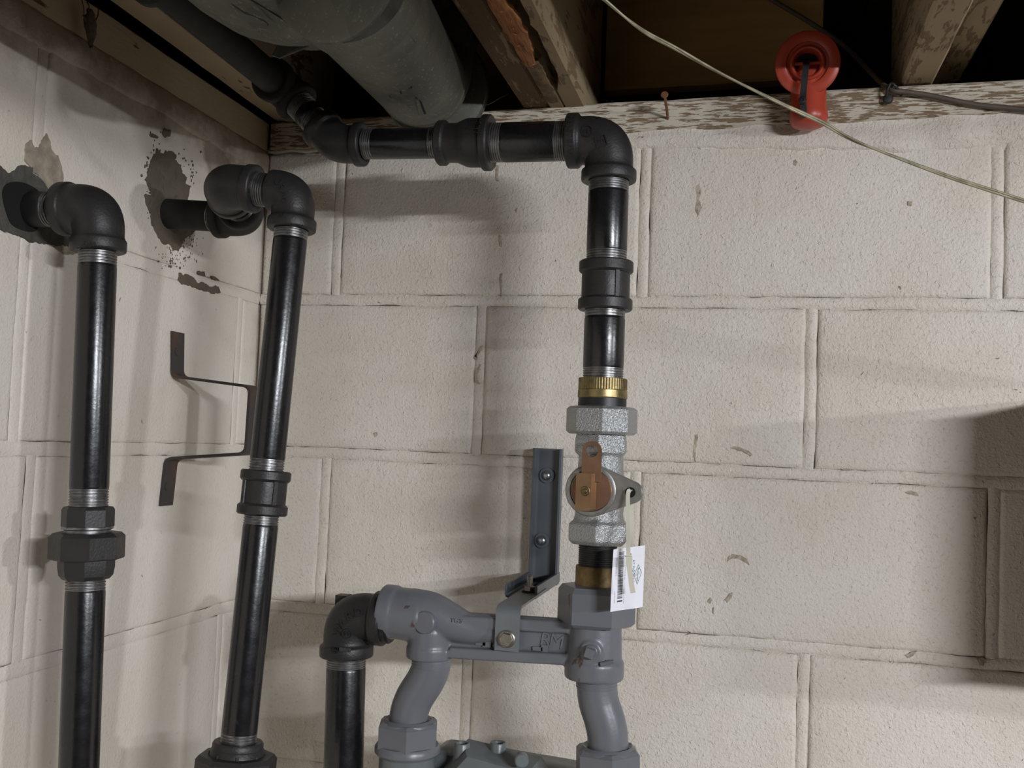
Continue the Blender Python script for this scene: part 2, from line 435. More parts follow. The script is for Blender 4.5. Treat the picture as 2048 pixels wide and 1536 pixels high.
# lumpy mortar bed squeezed out under the sloping plate
def plate_z(x): return .2025+.0203*x
def mortar_bed():
    mb = MB(); nx, nzv = 150, 12; vs = []
    for j in range(nzv+1):
        for i in range(nx+1):
            x = .0+1.75*i/nx; top = plate_z(x)+.002
            grow = min(1, max(0, (x-.30)/.5))
            bot = .200-.020*grow+nz((x, 3, 1), 9, .009)*grow+nz((x, 8, 2), 45, .004)
            t = j/nzv; z = bot+(top-bot)*t
            d = -.0035*math.sin(PI*min(1, t*1.15))*(.35+.65*grow)+nz((x, z*1.5, 4), 20, .0052)*grow+nz((x, z, 6), 70, .0014)
            if j == 0: d = .003
            vs.append((x, min(d, .004), z))
    fs = [(j*(nx+1)+i, j*(nx+1)+i+1, (j+1)*(nx+1)+i+1, (j+1)*(nx+1)+i) for j in range(nzv) for i in range(nx)]
    mb.add(vs, fs); link('mortar_bed', mb, M['wall'], wall_back, sharp=60)
mortar_bed()
def mortar_bed_left():
    mb = MB(); nx, nzv = 120, 12; vs = []
    for j in range(nzv+1):
        for i in range(nx+1):
            y = -1.2*i/nx; bot = .168+nz((y, 3, 1), 10, .010)+nz((y, 8, 2), 45, .004); t = j/nzv; z = bot+(.203-bot)*t
            d = .0022*math.sin(PI*min(1, t*1.1))+nz((y, z*1.5, 4), 24, .0022)+nz((y, z, 6), 70, .0012)
            if j == 0: d = -.002
            if t > .93: d = -.004
            vs.append((d+.0003, y, z))
    fs = [(j*(nx+1)+i, (j+1)*(nx+1)+i, (j+1)*(nx+1)+i+1, j*(nx+1)+i+1) for j in range(nzv) for i in range(nx)]
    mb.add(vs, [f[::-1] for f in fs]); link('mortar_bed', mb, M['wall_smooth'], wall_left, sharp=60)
mortar_bed_left()

def board(mb, O, U, Up, D, L, w, t, seed, amp=.0012, n=40):
    """plank along U: face w (Up) by thickness t (D), with worn edges"""
    O, U, Up, D = V(O), V(U), V(Up), V(D); R = []
    prof = [(0,.003),(.003,0),(w*.25,0),(w*.5,0),(w*.75,0),(w-.003,0),(w,.003),(w,t-.003),(w-.003,t),(.003,t),(0,t-.003)]
    for i in range(n+1):
        a = L*i/n
        R.append([O+U*a+Up*(p+nz((a, p*3, seed), 18, amp))+D*(q+nz((a, p, seed+5), 18, amp)+nz((a, p, seed+8), 60, amp*.5)) for p, q in prof])
    if U.cross(Up).dot(D) < 0: R = [r[::-1] for r in R]
    mb.rings(R)
mb = MB(); board(mb, (0.004, -.003, .2025), V((1, 0, .0203)).normalized(), (0,0,1), (0,1,0), 4.4, .0395, .14, 3, .0012, 140)
trim_back = link('trim_1', mb, M['sill'], kind='structure')
mb = MB(); board(mb, (-.0008, 0.0, .1995), (0,-1,0), (0,0,1), (-1,0,0), 4.4, .043, .14, 5, .0014, 140)
trim_left = link('trim_2', mb, M['sill_left'], kind='structure')

# ------------------------------------------------------------------ ceiling: subfloor, joists, rim boards
mb = MB()
for i in range(34): mb.box((-.2+i*.142, -4.6, .452), (-.2+i*.142+.139, .3, .475))
mb.box((-.2, -4.6, .476), (4.7, .3, .49))
ceiling = link('ceiling', mb, M['subfloor'], kind='structure')
def joist(x0, x1, z0, m, seed, y0=.10, dx=0.0, top=.45, L=4.6):
    mb = MB(); board(mb, (x0, y0, z0), V((dx, -1, 0)).normalized(), (1,0,0), (0,0,1), L, x1-x0, top-z0, seed, .0009, 120)
    return link('joist', mb, m, ceiling)
joist(.0045, .0465, .2445, M['joist_cream'], 11, dx=.022, L=4.5)
joist(.354, .3885, .2485, M['joist'], 12)
# rotten twin of the middle joist: bottom edge eaten away into a long split
def rotten():
    mb = MB(); y0, y1, n = .10, -4.5, 230; R = []
    for i in range(n+1):
        y = y0+(y1-y0)*i/n; s = -y
        hole = 0.0
        if s > .06: hole = min(1, (s-.06)/.05)
        rag = nz((s*1.0, 2, 9), 55, 1.0)
        xa, xb = .3895, .4375
        h0 = .402+.0035*rag-.003*math.sin(s*40); h1 = .4205+.003*nz((s, 7, 3), 60, 1)
        if s > .20: h0 -= .006*min(1, (s-.2)/.08)
        h0, h1 = h0*hole+.4085*(1-hole), h1*hole+.4090*(1-hole)
        dz = .0475*hole
        e = nz((s, 1, 1), 40, .0012); bot = .2475
        R.append([(xa, y, bot+.002), (xa+.003, y, bot+e), (h0-.001, y, bot+e*.5+.001*rag), (h0, y, bot+.004), (h0+.0005, y, bot+.004+dz), (h1, y, bot+.004+dz*1.05),
                  (h1+.0006, y, bot+.005), (h1+.0015, y, bot+.0005+e), (xb-.004, y, bot+nz((s,4,4),50,.001)), (xb, y, bot+.005+nz((s,4,6),30,.0015)), (xb, y, .32), (xb-.001, y, .385), (xb, y, .45), (xa, y, .45)])
    mb.rings([r[::-1] for r in R])
    return link('joist', mb, M['joist_tan'], ceiling)
rot = rotten()
# torn orange splinters along the split
def splinters():
    mb = MB()
    R = []
    for i in range(26):                       # the torn flap
        s = .155+.20*i/25; w = .012+.010*math.sin(PI*i/25)+nz((s, 0, 0), 60, .004)
        x0 = .3905+nz((s, 5, 0), 50, .002); z = .2455+nz((s, 9, 0), 60, .002)
        R.append([(x0, -s, z), (x0+w*.5, -s, z-.0025+nz((s,3,3),90,.0015)), (x0+w, -s, z-.001), (x0+w, -s, z+.006), (x0, -s, z+.006)])
    mb.rings(R)
    link('torn_wood', mb, M['raw_wood'], rot)
    mb = MB(); R = []
    for i in range(18):
        s = .03+.13*i/17; w = .016+nz((s, 0, 5), 60, .004); x0 = .3915+nz((s, 5, 2), 50, .002); z = .2460+nz((s, 9, 7), 70, .0016)
        R.append([(x0, -s, z), (x0+w*.5, -s, z-.0022+nz((s,3,8),90,.001)), (x0+w, -s, z-.0005), (x0+w, -s, z+.006), (x0, -s, z+.006)])
    mb.rings(R)
    link('rotten_wood', mb, M['rot_wood'], rot)
    for k in range(9):
        s = .15+.018*k+random.uniform(-.006, .006); x = random.uniform(.398, .408); L = random.uniform(.008, .022)
        mb = MB(); sweep(mb, [(x, -s, .2465), (x+.001, -s-L*.5, .2425-random.uniform(0,.003)), (x+.002+random.uniform(-.003,.004), -s-L, .241-random.uniform(0,.005))], [.0009, .0007, .0002], 5)
        link('splinter', mb, M['raw_wood'], rot)
splinters()
joist(.812, .8485, .2615, M['joist_worn'], 14)
joist(.852, .892, .292, M['joist_worn'], 15)
for x in (1.25, 1.66, 2.07, 2.48, 2.89, 3.30, 3.71, 4.12): joist(x, x+.04, .262, M['joist'], x*9)
# rim boards set back above the wall
mb = MB(); board(mb, (.4425, .105, .306), V((1,0,.02)).normalized(), (0,0,1), (0,1,0), .285, .15, .03, 21, .001, 30); link('rim_backing', mb, M['board'], ceiling)
mb = MB(); board(mb, (.055, .26, .245), (1,0,0), (0,0,1), (0,1,0), .29, .21, .03, 22, .001, 20); link('rim_backing', mb, M['board'], ceiling)
mb = MB(); mb.box((-.2, .30, .18), (4.6, .33, .49)); link('rim_backing', mb, M['hole'], ceiling)  # near-black sheet: the dark behind the bays put into its colour

# rest of the room
mb = MB(); mb.box((-.2, -4.7, -1.8), (4.7, .2, -1.75)); link('floor', mb, M['floor'], kind='structure')
mb = MB(); mb.box((4.5, -4.7, -1.75), (4.6, .2, .47)); link('wall_right', mb, M['shell'], kind='structure')
mb = MB(); mb.box((-.2, -4.6, -1.75), (4.6, -4.5, .47)); link('wall_front', mb, M['shell'], kind='structure')
# unseen box and two boards, added to block the lamps and shade the view
mb = MB(); mb.box((.992, -.21, -.375), (1.34, .01, -.104)); link('blocker_box', mb, M['shell'], kind='structure')
mb = MB(); mb.box((1.93, -1.58, .193), (1.97, -.93, .47)); link('blocker_board', mb, M['joist'], ceiling)
mb = MB(); mb.box((1.285, -2.15, .158), (1.32, -1.405, .47)); link('blocker_board', mb, M['joist'], ceiling)

# bare patches on the left wall, where paint and mortar have come away round the pipes
def patch(name, px, m, lift, seed, jag=.0022, parent=None, back=False):
    pts = []
    P = [at(u, v, x=0) if not back else at(u, v, y=0) for u, v in px]
    if back: P = [V((0, p.x, p.z)) for p in P]
    for i in range(len(P)):
        a, b = P[i], P[(i+1) % len(P)]; n = max(2, int((b-a).length/.0018))
        for k in range(n):
            q = a.lerp(b, k/n); pts.append(V((0, q.y+nz((q.y, q.z, seed), 90, jag*1.6)+nz((q.y, q.z, seed+3), 300, jag), q.z+nz((q.z, q.y, seed+7), 90, jag*1.6)+nz((q.z, q.y, seed+9), 300, jag))))
    c = sum(pts, V())/len(pts); mb = MB(); n = len(pts); R = []
    for s, d in ((1.0, -.004), (1.0, lift*.5), (.985, lift)): R.append([V((d, c.y+(p.y-c.y)*s, c.z+(p.z-c.z)*s)) for p in pts])
    if back: R = [[V((p.y, -p.x, p.z)) for p in r][::-1] for r in R]
    mb.rings(R, cap0=False)
    return link(name, mb, m, parent or wall_left, sharp=40)
patch('bare_patch', [(312,296),(322,308),(338,300),(352,308),(348,320),(360,330),(364,344),(372,352),(370,366),(380,372),(376,392),(372,400),(378,420),(400,455),(380,470),(366,478),(360,500),(345,494),(325,486),(312,470),(304,452),(302,430),(292,408),(290,396),(302,388),(298,372),(288,356),(296,345),(300,325)], M['cement'], .0012, 1)
patch('bare_patch', [(-40,300),(0,333),(12,346),(30,340),(40,331),(64,333),(63,345),(84,362),(100,384),(112,420),(124,452),(148,466),(150,482),(140,494),(112,490),(84,488),(56,482),(28,468),(0,461),(-50,470)], M['cement_dark'], .0014, 2, .0012)
patch('bare_patch', [(50,300),(56,284),(62,278),(66,296),(76,298),(84,282),(92,268),(97,280),(102,300),(114,310),(122,330),(126,352),(126,372),(104,386),(84,362),(66,346),(60,332),(50,322)], M['cement_pale'], .0009, 3, .0016)
patch('bare_patch', [(357,546),(372,547),(388,556),(392,566),(410,567),(418,575),(430,571),(437,574),(440,586),(428,588),(414,583),(400,581),(388,575),(372,570),(358,563)], M['cement'], .0010, 5, .0016)
patch('bare_patch', [(394,542),(408,543),(410,552),(396,550)], M['cement'], .0010, 6, .001)
patch('bare_patch', [(421,552),(432,555),(438,562),(424,559)], M['cement'], .0010, 7, .001)
patch('bare_patch', [(328,258),(340,260),(340,274),(330,276),(324,266)], M['cement'], .0008, 8, .0012)
patch('bare_patch', [(298,268),(306,268),(316,272),(314,276),(302,274)], M['cement'], .0008, 9, .0008)
patch('bare_patch', [(106,492),(124,490),(140,494),(154,506),(142,512),(122,508)], M['cement_pale'], .0009, 10, .0012)
def chips():
    mb = MB(); rr = random.Random(4)
    for u0, v0, su, sv, n in ((350,505,16,14,70),(372,478,14,12,50),(305,325,9,22,50),(385,355,9,14,22),(372,330,14,20,12),(365,520,20,10,16),(300,410,5,18,14),(388,520,10,10,10)):
        for _ in range(n):
            p = at(rr.gauss(u0, su), rr.gauss(v0, sv), x=0); r = rr.uniform(.0004, .0017); k = rr.uniform(.4, 1)
            qs = [(a*.785, rr.uniform(.55, 1.25)) for a in range(8)]
            mb.rings([[(d, p.y+math.cos(a)*r*k*q, p.z+math.sin(a)*r*q) for a, q in qs] for d in (-.003, .0006)], cap0=False)
    link('paint_chips', mb, M['cement'], wall_left, kind='stuff')
chips()

# chipped spots, gouges and hairline cracks on the back wall
for i, px in enumerate([[(1462,896),(1470,893),(1480,894),(1492,899),(1506,910),(1502,913),(1486,903),(1474,900)], [(1387,900),(1391,871),(1395,868),(1396,874),(1392,902),(1390,924),(1388,922)],
    [(1454,1124),(1456,1114),(1466,1108),(1482,1110),(1494,1118),(1498,1130),(1490,1124),(1478,1117),(1464,1117)], [(1416,1203),(1421,1195),(1424,1200),(1421,1208)], [(1450,1200),(1460,1186),(1466,1184),(1462,1196),(1455,1206)], [(1425,1216),(1428,1214),(1430,1228),(1426,1227)],
    [(1392,372),(1398,368),(1402,382),(1398,400),(1404,416),(1396,434),(1390,420),(1394,400)], [(991,330),(998,331),(997,364),(992,362)], [(999,470),(1003,472),(1003,494),(999,492)], [(1001,548),(1005,546),(1004,566),(1003,592),(1001,570)],
    [(1588,322),(1592,319),(1596,325),(1592,332),(1587,329)], [(1810,985),(1822,980),(1834,985),(1838,993),(1828,990),(1818,989)], [(1810,1310),(1822,1304),(1834,1302),(1828,1310),(1816,1316)], [(1953,1319),(1966,1314),(1972,1320),(1966,1332),(1958,1330)],
    [(1815,402),(1825,404),(1822,412),(1814,410)], [(746,866),(754,864),(756,870),(750,874)], [(1031,420),(1036,416),(1034,426)], [(1596,270),(1616,268),(1634,272),(1640,284),(1622,282),(1600,286)], [(958,698),(966,690),(962,702),(950,712),(955,720),(948,716)], [(952,742),(962,728),(958,742),(954,760),(960,768),(950,764)]]):
    patch('chip', px, M['pit'] if i not in (17,) else M['cement_pale'], .0007, 30+i, .0006, wall_back, True)
# ------------------------------------------------------------------ pipe fittings
R1, R125 = .0167, .0211
def thread_prof(h0, h1, r, pitch=.0023, dep=.0009, taper=.0):
    n = max(2, int((h1-h0)/pitch)); out = [(h0, r*.97)]
    for i in range(n):
        a = h0+(h1-h0)*i/n; p = (h1-h0)/n; q = r-taper*(i/n)
        out += [(a+p*.12, q), (a+p*.5, q), (a+p*.72, q-dep), (a+p*.94, q-dep)]
    return out+[(h1, r*.97)]
def pipe_part(parent, a, b, r, th0=.0, th1=.0, m='pipe', mt='thread'):
    """pipe length from a to b; cut threads over th0 / th1 metres at its ends"""
    a, b = V(a), V(b); d = (b-a).normalized(); L = (b-a).length
    mb = MB(); lathe(mb, a, d, [(th0*.9 if th0 else 0, r*.96), (th0, r*.985), (th0+.0015, r), (L-th1-.0015, r), (L-th1, r*.985), (L-th1*.9 if th1 else L, r*.96)], 40)
    p = link('pipe', mb, M[m], parent)
    for h0, h1, on in ((0, th0, th0), (L-th1, L, th1)):
        if on:
            mb = MB(); lathe(mb, a, d, thread_prof(h0, h1, r*.995), 36); link('thread', mb, M[mt], p, sharp=25)
    return p
def elbow(parent, c, da, db, A, rb, rband, bw, rp, m='iron', name='elbow', male=False):
    """cast elbow: bands at both mouths, swept body"""
    c, da, db = V(c), V(da).normalized(), V(db).normalized()
    th = math.acos(max(-1, min(1, -da.dot(db)))); t = A-bw*.95; Rf = t/math.tan(th/2) if th > .01 else 1
    P, rad = [], []
    def mouth(d, rev):
        seq = [(A-.001, rp*.8), (A-.0005, rp*.95), (A, rp), (A-.003, rp), (A-.006, rp), (A-.009, rp), (A-bw+.0005, rp+.0002), (A-bw, rp+.002), (A-bw-.0004, rb-.0022), (A-bw-.0014, rb-.0005), (A-bw-.003, rb)] if male and not rev else [(A-.001, rp*.9), (A-.001, rp), (A, rp+.002), (A, rband-.0016), (A-.0008, rband-.0004), (A-.002, rband), (A-bw+.002, rband), (A-bw+.0007, rband-.0005), (A-bw, rband-.0014), (A-bw-.0012, rb+.0006), (A-bw-.003, rb)]
        s = [(c+d*h, r) for h, r in seq]
        return s[::-1] if rev else s
    for p, r in mouth(da, False): P.append(p); rad.append(r)
    # fillet arc with a slight swell in the middle
    n = 14; pa = c+da*(A-bw-.0035); pb = c+db*(A-bw-.0035)
    for k in range(1, n):
        s = k/n
        q = pa*(1-s)**2+c*2*s*(1-s)+pb*s*s
        # nearer to a true arc than the parabola
        q = q.lerp(c, .10*math.sin(PI*s)); P.append(q); rad.append(rb*(1+.035*math.sin(PI*s)))
    for p, r in mouth(db, True): P.append(p); rad.append(r)
    # frames from the bend's own plane
    ax = da.cross(db)
    ax = ax.normalized() if ax.length > 1e-5 else frame(da)[0]
    Rr = []; nseg = 44
    for i, p in enumerate(P):
        if i <= 10: tdir = -da
        elif i >= len(P)-11: tdir = db
        else: tdir = (P[i+1]-P[i-1]).normalized()
        y = tdir.cross(ax).normalized()
        Rr.append([p+(ax*math.cos(2*PI*k/nseg)+y*math.sin(2*PI*k/nseg))*rad[i] for k in range(nseg)])
    mb = MB(); mb.rings([r[::-1] for r in Rr]); return link(name, mb, M[m], parent, sharp=40)
def coupling(parent, a, b, rb, rband, bw, m='iron', ribs=True, rb2=None, rband2=None, name='coupling'):
    """banded straight or reducing coupling from a to b"""
    a, b = V(a), V(b); d = (b-a).normalized(); L = (b-a).length; rb2 = rb2 or rb; rband2 = rband2 or rband
    prof = [(0, rb*.7), (0, rband-.0015), (.0015, rband), (bw-.0015, rband), (bw, rband-.0013), (bw+.001, rb)]
    if rb2 != rb: prof += [(L*.36, rb), (L*.45, rb+(rb2-rb)*.45), (L*.54, rb2-.0005), (L*.6, rb2)]
    prof += [(L-bw-.001, rb2), (L-bw, rband2-.0013), (L-bw+.0015, rband2), (L-.0015, rband2), (L, rband2-.0015), (L, rb2*.7)]
    mb = MB(); lathe(mb, a, d, prof, 44); o = link(name, mb, M[m], parent)
    if ribs:
        x, y, _ = frame(d)
        for t in ((.62, .62+PI/2, .62+PI, .62+1.5*PI) if ribs is True else ribs):
            mb = MB(); rr = x*math.cos(t)+y*math.sin(t); s = d.cross(rr)
            vs = [a+d*h+rr*q+s*w for h in (bw*.8, L-bw*.8) for q, w in ((rb*.9,-.0028),(rband-.0018,-.0020),(rband-.0018,.0020),(rb2*.9,.0028))]
            mb.add(vs, [(0,1,2,3),(7,6,5,4),(0,4,5,1),(1,5,6,2),(2,6,7,3)])
            link('rib', mb, M[m], o)
    return o
def line_at(a, b):  # helper: point on segment a-b by fraction
    a, b = V(a), V(b); return lambda s: a.lerp(b, s)

YR = -.21
def X(u, v, y=YR): return at(u, v, y=y)
def zv(v): return X(1206, v).z
RX = lambda z: .4990-.0055*(z-.10)      # riser leans a hair
def RP(z, dy=0): return V((RX(z), YR+dy, z))

# ---- main run: from the joist bay, along the back wall, down to the valve
zH = .1405
E2 = X(566, 182); E2 = V((.121, -.205, .2135)); E1 = V((.1925, YR, .1440))
run = thing('gas_pipe', 'black gas pipe along the wall top, dropping from a large elbow to the silver valve', 'pipe', (.4985, YR, zv(757)))
EC = V((.4985, YR, zH))
d45 = (E2-E1).normalized()
elbow(run, EC, (-1,0,0), RP(0)-EC, .0445, .0252, .0288, .0125, R125)
big_elbow = run.children[-1]
xe = EC.x-.0445
xr1 = X(984, 285).x; xr0 = X(877, 288).x; xl = X(736, 290).x
pipe_part(run, (xr1-.004, YR, zH+.0008), (xe+.004, YR, zH), R125, .0175, .0165)
coupling(run, (xr0, YR, .1425), (xr1, YR, .1412), .0212, .0243, .0095, ribs=False, rb2=.0262, rband2=.0300, name='reducing_coupling')
red = [c for c in run.children if c.name.startswith('reducing')][0]
pipe_part(run, (xl-.004, YR, .1438), (xr0+.004, YR, .1425), R1, .0125, .0125)
elbow(run, E1, (1,0,-.02), d45, .0325, .0207, .0242, .0105, R1); e1 = run.children[-1]
a = E1+d45*.0305; b = E2-d45*.028
pipe_part(run, a, b, R1, .0155, .0155)
elbow(run, E2, -d45, (0,-1,0), .030, .0215, .0250, .0105, R1, 'iron_old')
pe = E2+V((0,-.028,0))
pipe_part(run, pe, (E2.x, -.4635, E2.z+.006), R1, 0, 0, 'iron_old')
coupling(run, (E2.x, -.462, E2.z+.006), (E2.x, -.514, E2.z+.007), .0205, .024, .010, 'iron_old', False)
pipe_part(run, (E2.x, -.51, E2.z+.007), (E2.x, -1.6, E2.z+.012), R1, 0, 0, 'iron_old')
# drop
z0 = EC.z-.0445; zc0, zc1 = zv(523), zv(621)
pipe_part(run, RP(z0+.003), RP(zc0-.003), R125, .0145, .0135)
coupling(run, RP(zc0), RP(zc1), .0250, .0282, .0120, ribs=(4.10, .96)); rc = run.children[-1]
pipe_part(run, RP(zc1+.003), RP(zv(760)), R125, .0110, .0125)
cast_mark('cast_letters', [('V',1140,302,13,90),('I',1139,291,13,90),('E',1138,281,13,90),('T',1138,269,13,90),('N',1138,257,13,90),('A',1138,246,13,90),('M',1138,235,13,90),
    ('(o)',1174,262,24,0),('S',1171,262,10,80),('C',1178,262,10,80),('[o]',1202,282,22,75),('S',1202,282,12,78)], big_elbow, M['iron'], big_elbow, .0007)
cast_mark('cast_letters', [('V',957,265,11,90),('I',957,257,11,90),('E',957,249,11,90),('T',957,242,11,90),('+',937,244,12,90),('S',935,257,9,90),('L',877,300,10,0)], red, M['iron'], red, .0007)
cast_mark('cast_letters', [('(o)',653,257,18,0),('S',653,257,8,40),('-',664,275,9,20)], e1, M['iron'], e1, .0007)
cast_mark('cast_letters', [('T',1174,566,15,90),('O',1177,580,13,90),('.',1190,575,18,0)], rc, M['iron'], rc, .0007)

# ---- shut-off valve with its insulating union
valve = thing('shutoff_valve', 'silver-painted gas shut-off valve with bronze key head and lock wing on the black pipe drop', 'valve', RP(zv(1090)))
def prism_ch(mb, p0, p1, R, sides, rot, ch=.0025):
    d = V(p1)-V(p0); L = d.length; poly_loft(mb, p0, d, [(0, R-ch), (ch*.8, R), (L-ch*.8, R), (L, R-ch)], sides, rot)
mb = MB(); zb0, zb1, zb2 = zv(757), zv(781), zv(797)
n = 120; R = []
for z, rr, kn in ((zb0+.0004, .020, 0), (zb0, .0246, 0), (zb0-.001, .0252, 1), (zb1+.001, .0252, 1), (zb1+.0004, .0250, 0), (zb1, .0254, 0), (zb2+.001, .0256, 0), (zb2, .0250, 0), (zb2-.0002, .02, 0)):
    c = RP(z); R.append([c+V((math.cos(2*PI*k/n), math.sin(2*PI*k/n), 0))*(rr-(.0007 if kn and k % 2 else 0)) for k in range(n)])
mb.rings([r[::-1] for r in R]); link('brass_collar', mb, M['brass'], valve, sharp=30)
mb = MB(); lathe(mb, RP(zb2+.001), (0,0,-1), [(0,.024),(.001,.0248),(.012,.0250),(.013,.024)], 40); link('insulator', mb, M['rubber'], valve)
mb = MB(); prism_ch(mb, RP(zv(869)), RP(zv(814)), .0365, 8, .16, .0035); link('union_nut', mb, M['silver'], valve, sharp=25)
hexr = .06
mb = MB()
poly_loft(mb, RP(zv(912)), (0,0,1), [(0,.0255),(.004,.0295),(zv(882)-zv(912), .0295), (zv(866)-zv(912), .0275)], 6, hexr)     # upper hexagon shoulder
lathe(mb, RP(zv(1045)), (0,0,1), [(0,.026),(.010,.0245),(.03,.0275),(.055,.0235),(.085,.022)], 36)
poly_loft(mb, RP(zv(1089)), (0,0,1), [(0,.0285),(.0045,.0335),(zv(1048)-zv(1089), .0335), (zv(1032)-zv(1089), .024)], 6, hexr)     # lower hexagon
bc = at(1181, 981, y=-.240)
lathe(mb, (bc.x, YR+.004, bc.z), (0,-1,0), [(0,.022),(.015,.0245),(.030,.0255)], 40)
body = remesh(link('valve_body', mb, M['silver'], valve), .0011, 3)
# lock wing: ring round the plug with an ear to the right
def wing():
    out = []; R0, R2, ex, ez = .0262, .0112, .0405, .000
    al = math.acos((R0-R2)/ex)
    for k in range(40): t = al+(2*PI-2*al)*k/39; out.append((math.cos(t)*R0, math.sin(t)*R0))
    for k in range(16): t = -al+2*al*k/15; out.append((ex+math.cos(t)*R2, ez+math.sin(t)*R2))
    return out
O = wing(); y0 = -.2375
mb = MB(); hole = [(.0395+.0045*math.cos(2*PI*k/len(O)+2.2), .0045*math.sin(2*PI*k/len(O)+2.2)) for k in range(len(O))]
R = [[(bc.x+p*s, y, bc.z+q*s) for p, q in O] for y, s in ((y0+.0085,.97),(y0+.007,1),(y0+.0012,1),(y0,.975))]
mb.rings(R, cap0=True, cap1=True)
wg = link('lock_wing', mb, M['silver_cut'], valve, sharp=30)
mb = MB(); lathe(mb, (bc.x, y0-.0001, bc.z), (0,-1,0), [(-.002,.0255),(.0012,.0252),(.0016,.0245),(.0016,.0213),(.0006,.0208),(-.003,.0208)], 48, cap=False); link('rim', mb, M['silver_cut'], wg)
mb = MB(); lathe(mb, (bc.x+.0395, y0-.0004, bc.z), (0,-1,0), [(-.004,.0052),(.0003,.0052),(.0003,.0001)], 20); link('ear_hole', mb, M['hole'], wg)
mb = MB(); lathe(mb, (bc.x+.001, y0+.001, bc.z), (0,-1,0), [(0,.0204),(.0026,.0204),(.0032,.0197),(.0032,.0001)], 48); plug = link('bronze_plug', mb, M['copper'], valve)
kc = V((bc.x-.0045, y0-.003, bc.z-.001))
mb = MB(); sec = [(-.0095,0),(-.0092,-.0072),(.0062,-.0076),(.0105,0)]
mb.rings([[(kc.x+p*s+q_, kc.y+w, kc.z+h) for p, w in sec] for h, s, q_ in ((-.0190,.82,0),(-.0178,1,0),(.0172,1,0),(.0182,.96,0))]); key = link('key_head', mb, M['bronze'], valve, sharp=25)
mb = MB(); lathe(mb, (kc.x, kc.y-.0071, kc.z+.0005), (0,-1,0), [(0,.0052),(.0008,.0052),(.001,.0046),(.0004,.0040),(.0004,.0026),(.0026,.0024),(.0032,.0017),(.0032,.0001)], 28); link('rivet', mb, M['brass'], key, sharp=30)
mb = MB(); tb = V((bc.x+.0005, y0-.0022, bc.z+.013)); w = .0098; Htab = .0265
outl = [(-w+2*w*k/8, -.004) for k in range(9)]+[(w, .006), (w, .016)]+[(w*math.cos(t), Htab-.0+w*math.sin(t)) for t in [PI*k/16 for k in range(17)]]+[(-w, .016), (-w, .006)]
n = len(outl); hl = []
for i_ in range(n):
    a = -PI/2-PI*8/n+2*PI*i_/n; hl.append((.0062*math.cos(a), Htab+.0062*math.sin(a)))
R = [[(tb.x+p, tb.y+y, tb.z+q) for p, q in s] for s, y in ((hl,0),(outl,0),(outl,-.0035),(hl,-.0035),(hl,0))]
mb.rings(R, cap0=False, cap1=False); link('key_tab', mb, M['copper'], valve, sharp=30)

# ---- short nipple and brass bushing below the valve
nip = thing('threaded_nipple', 'short black threaded nipple with brass bushing between silver valve and grey union nut', 'pipe fitting', RP(zv(1185)))
mb = MB(); lathe(mb, RP(zv(1084)), (0,0,-1), thread_prof(0, zv(1084)-zv(1138), .0197, .0021, .0007), 40); link('thread', mb, M['rubber'], nip, sharp=25)
mb = MB(); lathe(mb, RP(zv(1132)), (0,0,-1), [(0,.019),(0,.0215),(.0015,.0222),(zv(1132)-zv(1168),.0222),(zv(1132)-zv(1170),.0226),(zv(1132)-zv(1186),.0226),(zv(1132)-zv(1186),.019)], 40); link('brass_bushing', mb, simple('tarnished_brass', lin(118, 98, 62), .5, .6, (200,.3,.0008), .5, 55), nip)

# ---- meter bar
bar = thing('meter_bar', 'grey enamelled cast-iron meter bar joining the black elbow to the silver valve drop', 'meter bar', X(1193, 1356))
pl = X(858, 1238); pr = X(1193, 1300)
ax = (pr-pl).normalized(); upb = V((0,0,1)); dn = V((0,0,-1))
def lp(u, v, y=YR): return at(u, v, y=y)
mb = MB()
cl0 = lp(790, 1225); axl = V((1, 0, -.06)).normalized()
lathe(mb, cl0-axl*.014, axl, [(0,.0275),(.0012,.0285),(.0135,.0288),(.0170,.0272),(.030,.0276),(.045,.0270),(.060,.020),(.070,.012)], 40)      # inlet hub
lathe(mb, lp(862, 1240), dn, [(-.012,.016),(.010,.0238),(lp(862,1240).z-lp(860,1316).z-.013,.0236),(lp(862,1240).z-lp(860,1316).z-.012,.0248),(lp(862,1240).z-lp(860,1316).z-.001,.0248),(lp(862,1240).z-lp(860,1316).z,.0238)], 40)   # outlet collar
# shoulder running down into the bar
sh = spline([lp(826,1228), lp(862,1230), lp(905,1246), lp(950,1261), lp(1010,1268)], 8); m_ = len(sh)
sweep(mb, sh, [.0185*(1-(i/(m_-1))**1.25)+.0088 for i in range(m_)], 28)
# I-beam
def beam(p0, p1, hw0, hw1, dy): # box from p0 to p1 (centre line), half heights, half depth
    p0, p1 = V(p0), V(p1); R = []
    for p, h in ((p0, hw0), (p1, hw1)): R.append([p+V((0,-dy,-h)), p+V((0,dy,-h)), p+V((0,dy,h)), p+V((0,-dy,h))])
    mb.rings(R)
beam(lp(885,1262), lp(1190,1283), .021, .021, .0050)
beam(lp(905,1239), lp(1180,1254), .0062, .0062, .0122)
beam(lp(905,1302), lp(1180,1318), .0058, .0058, .0122)
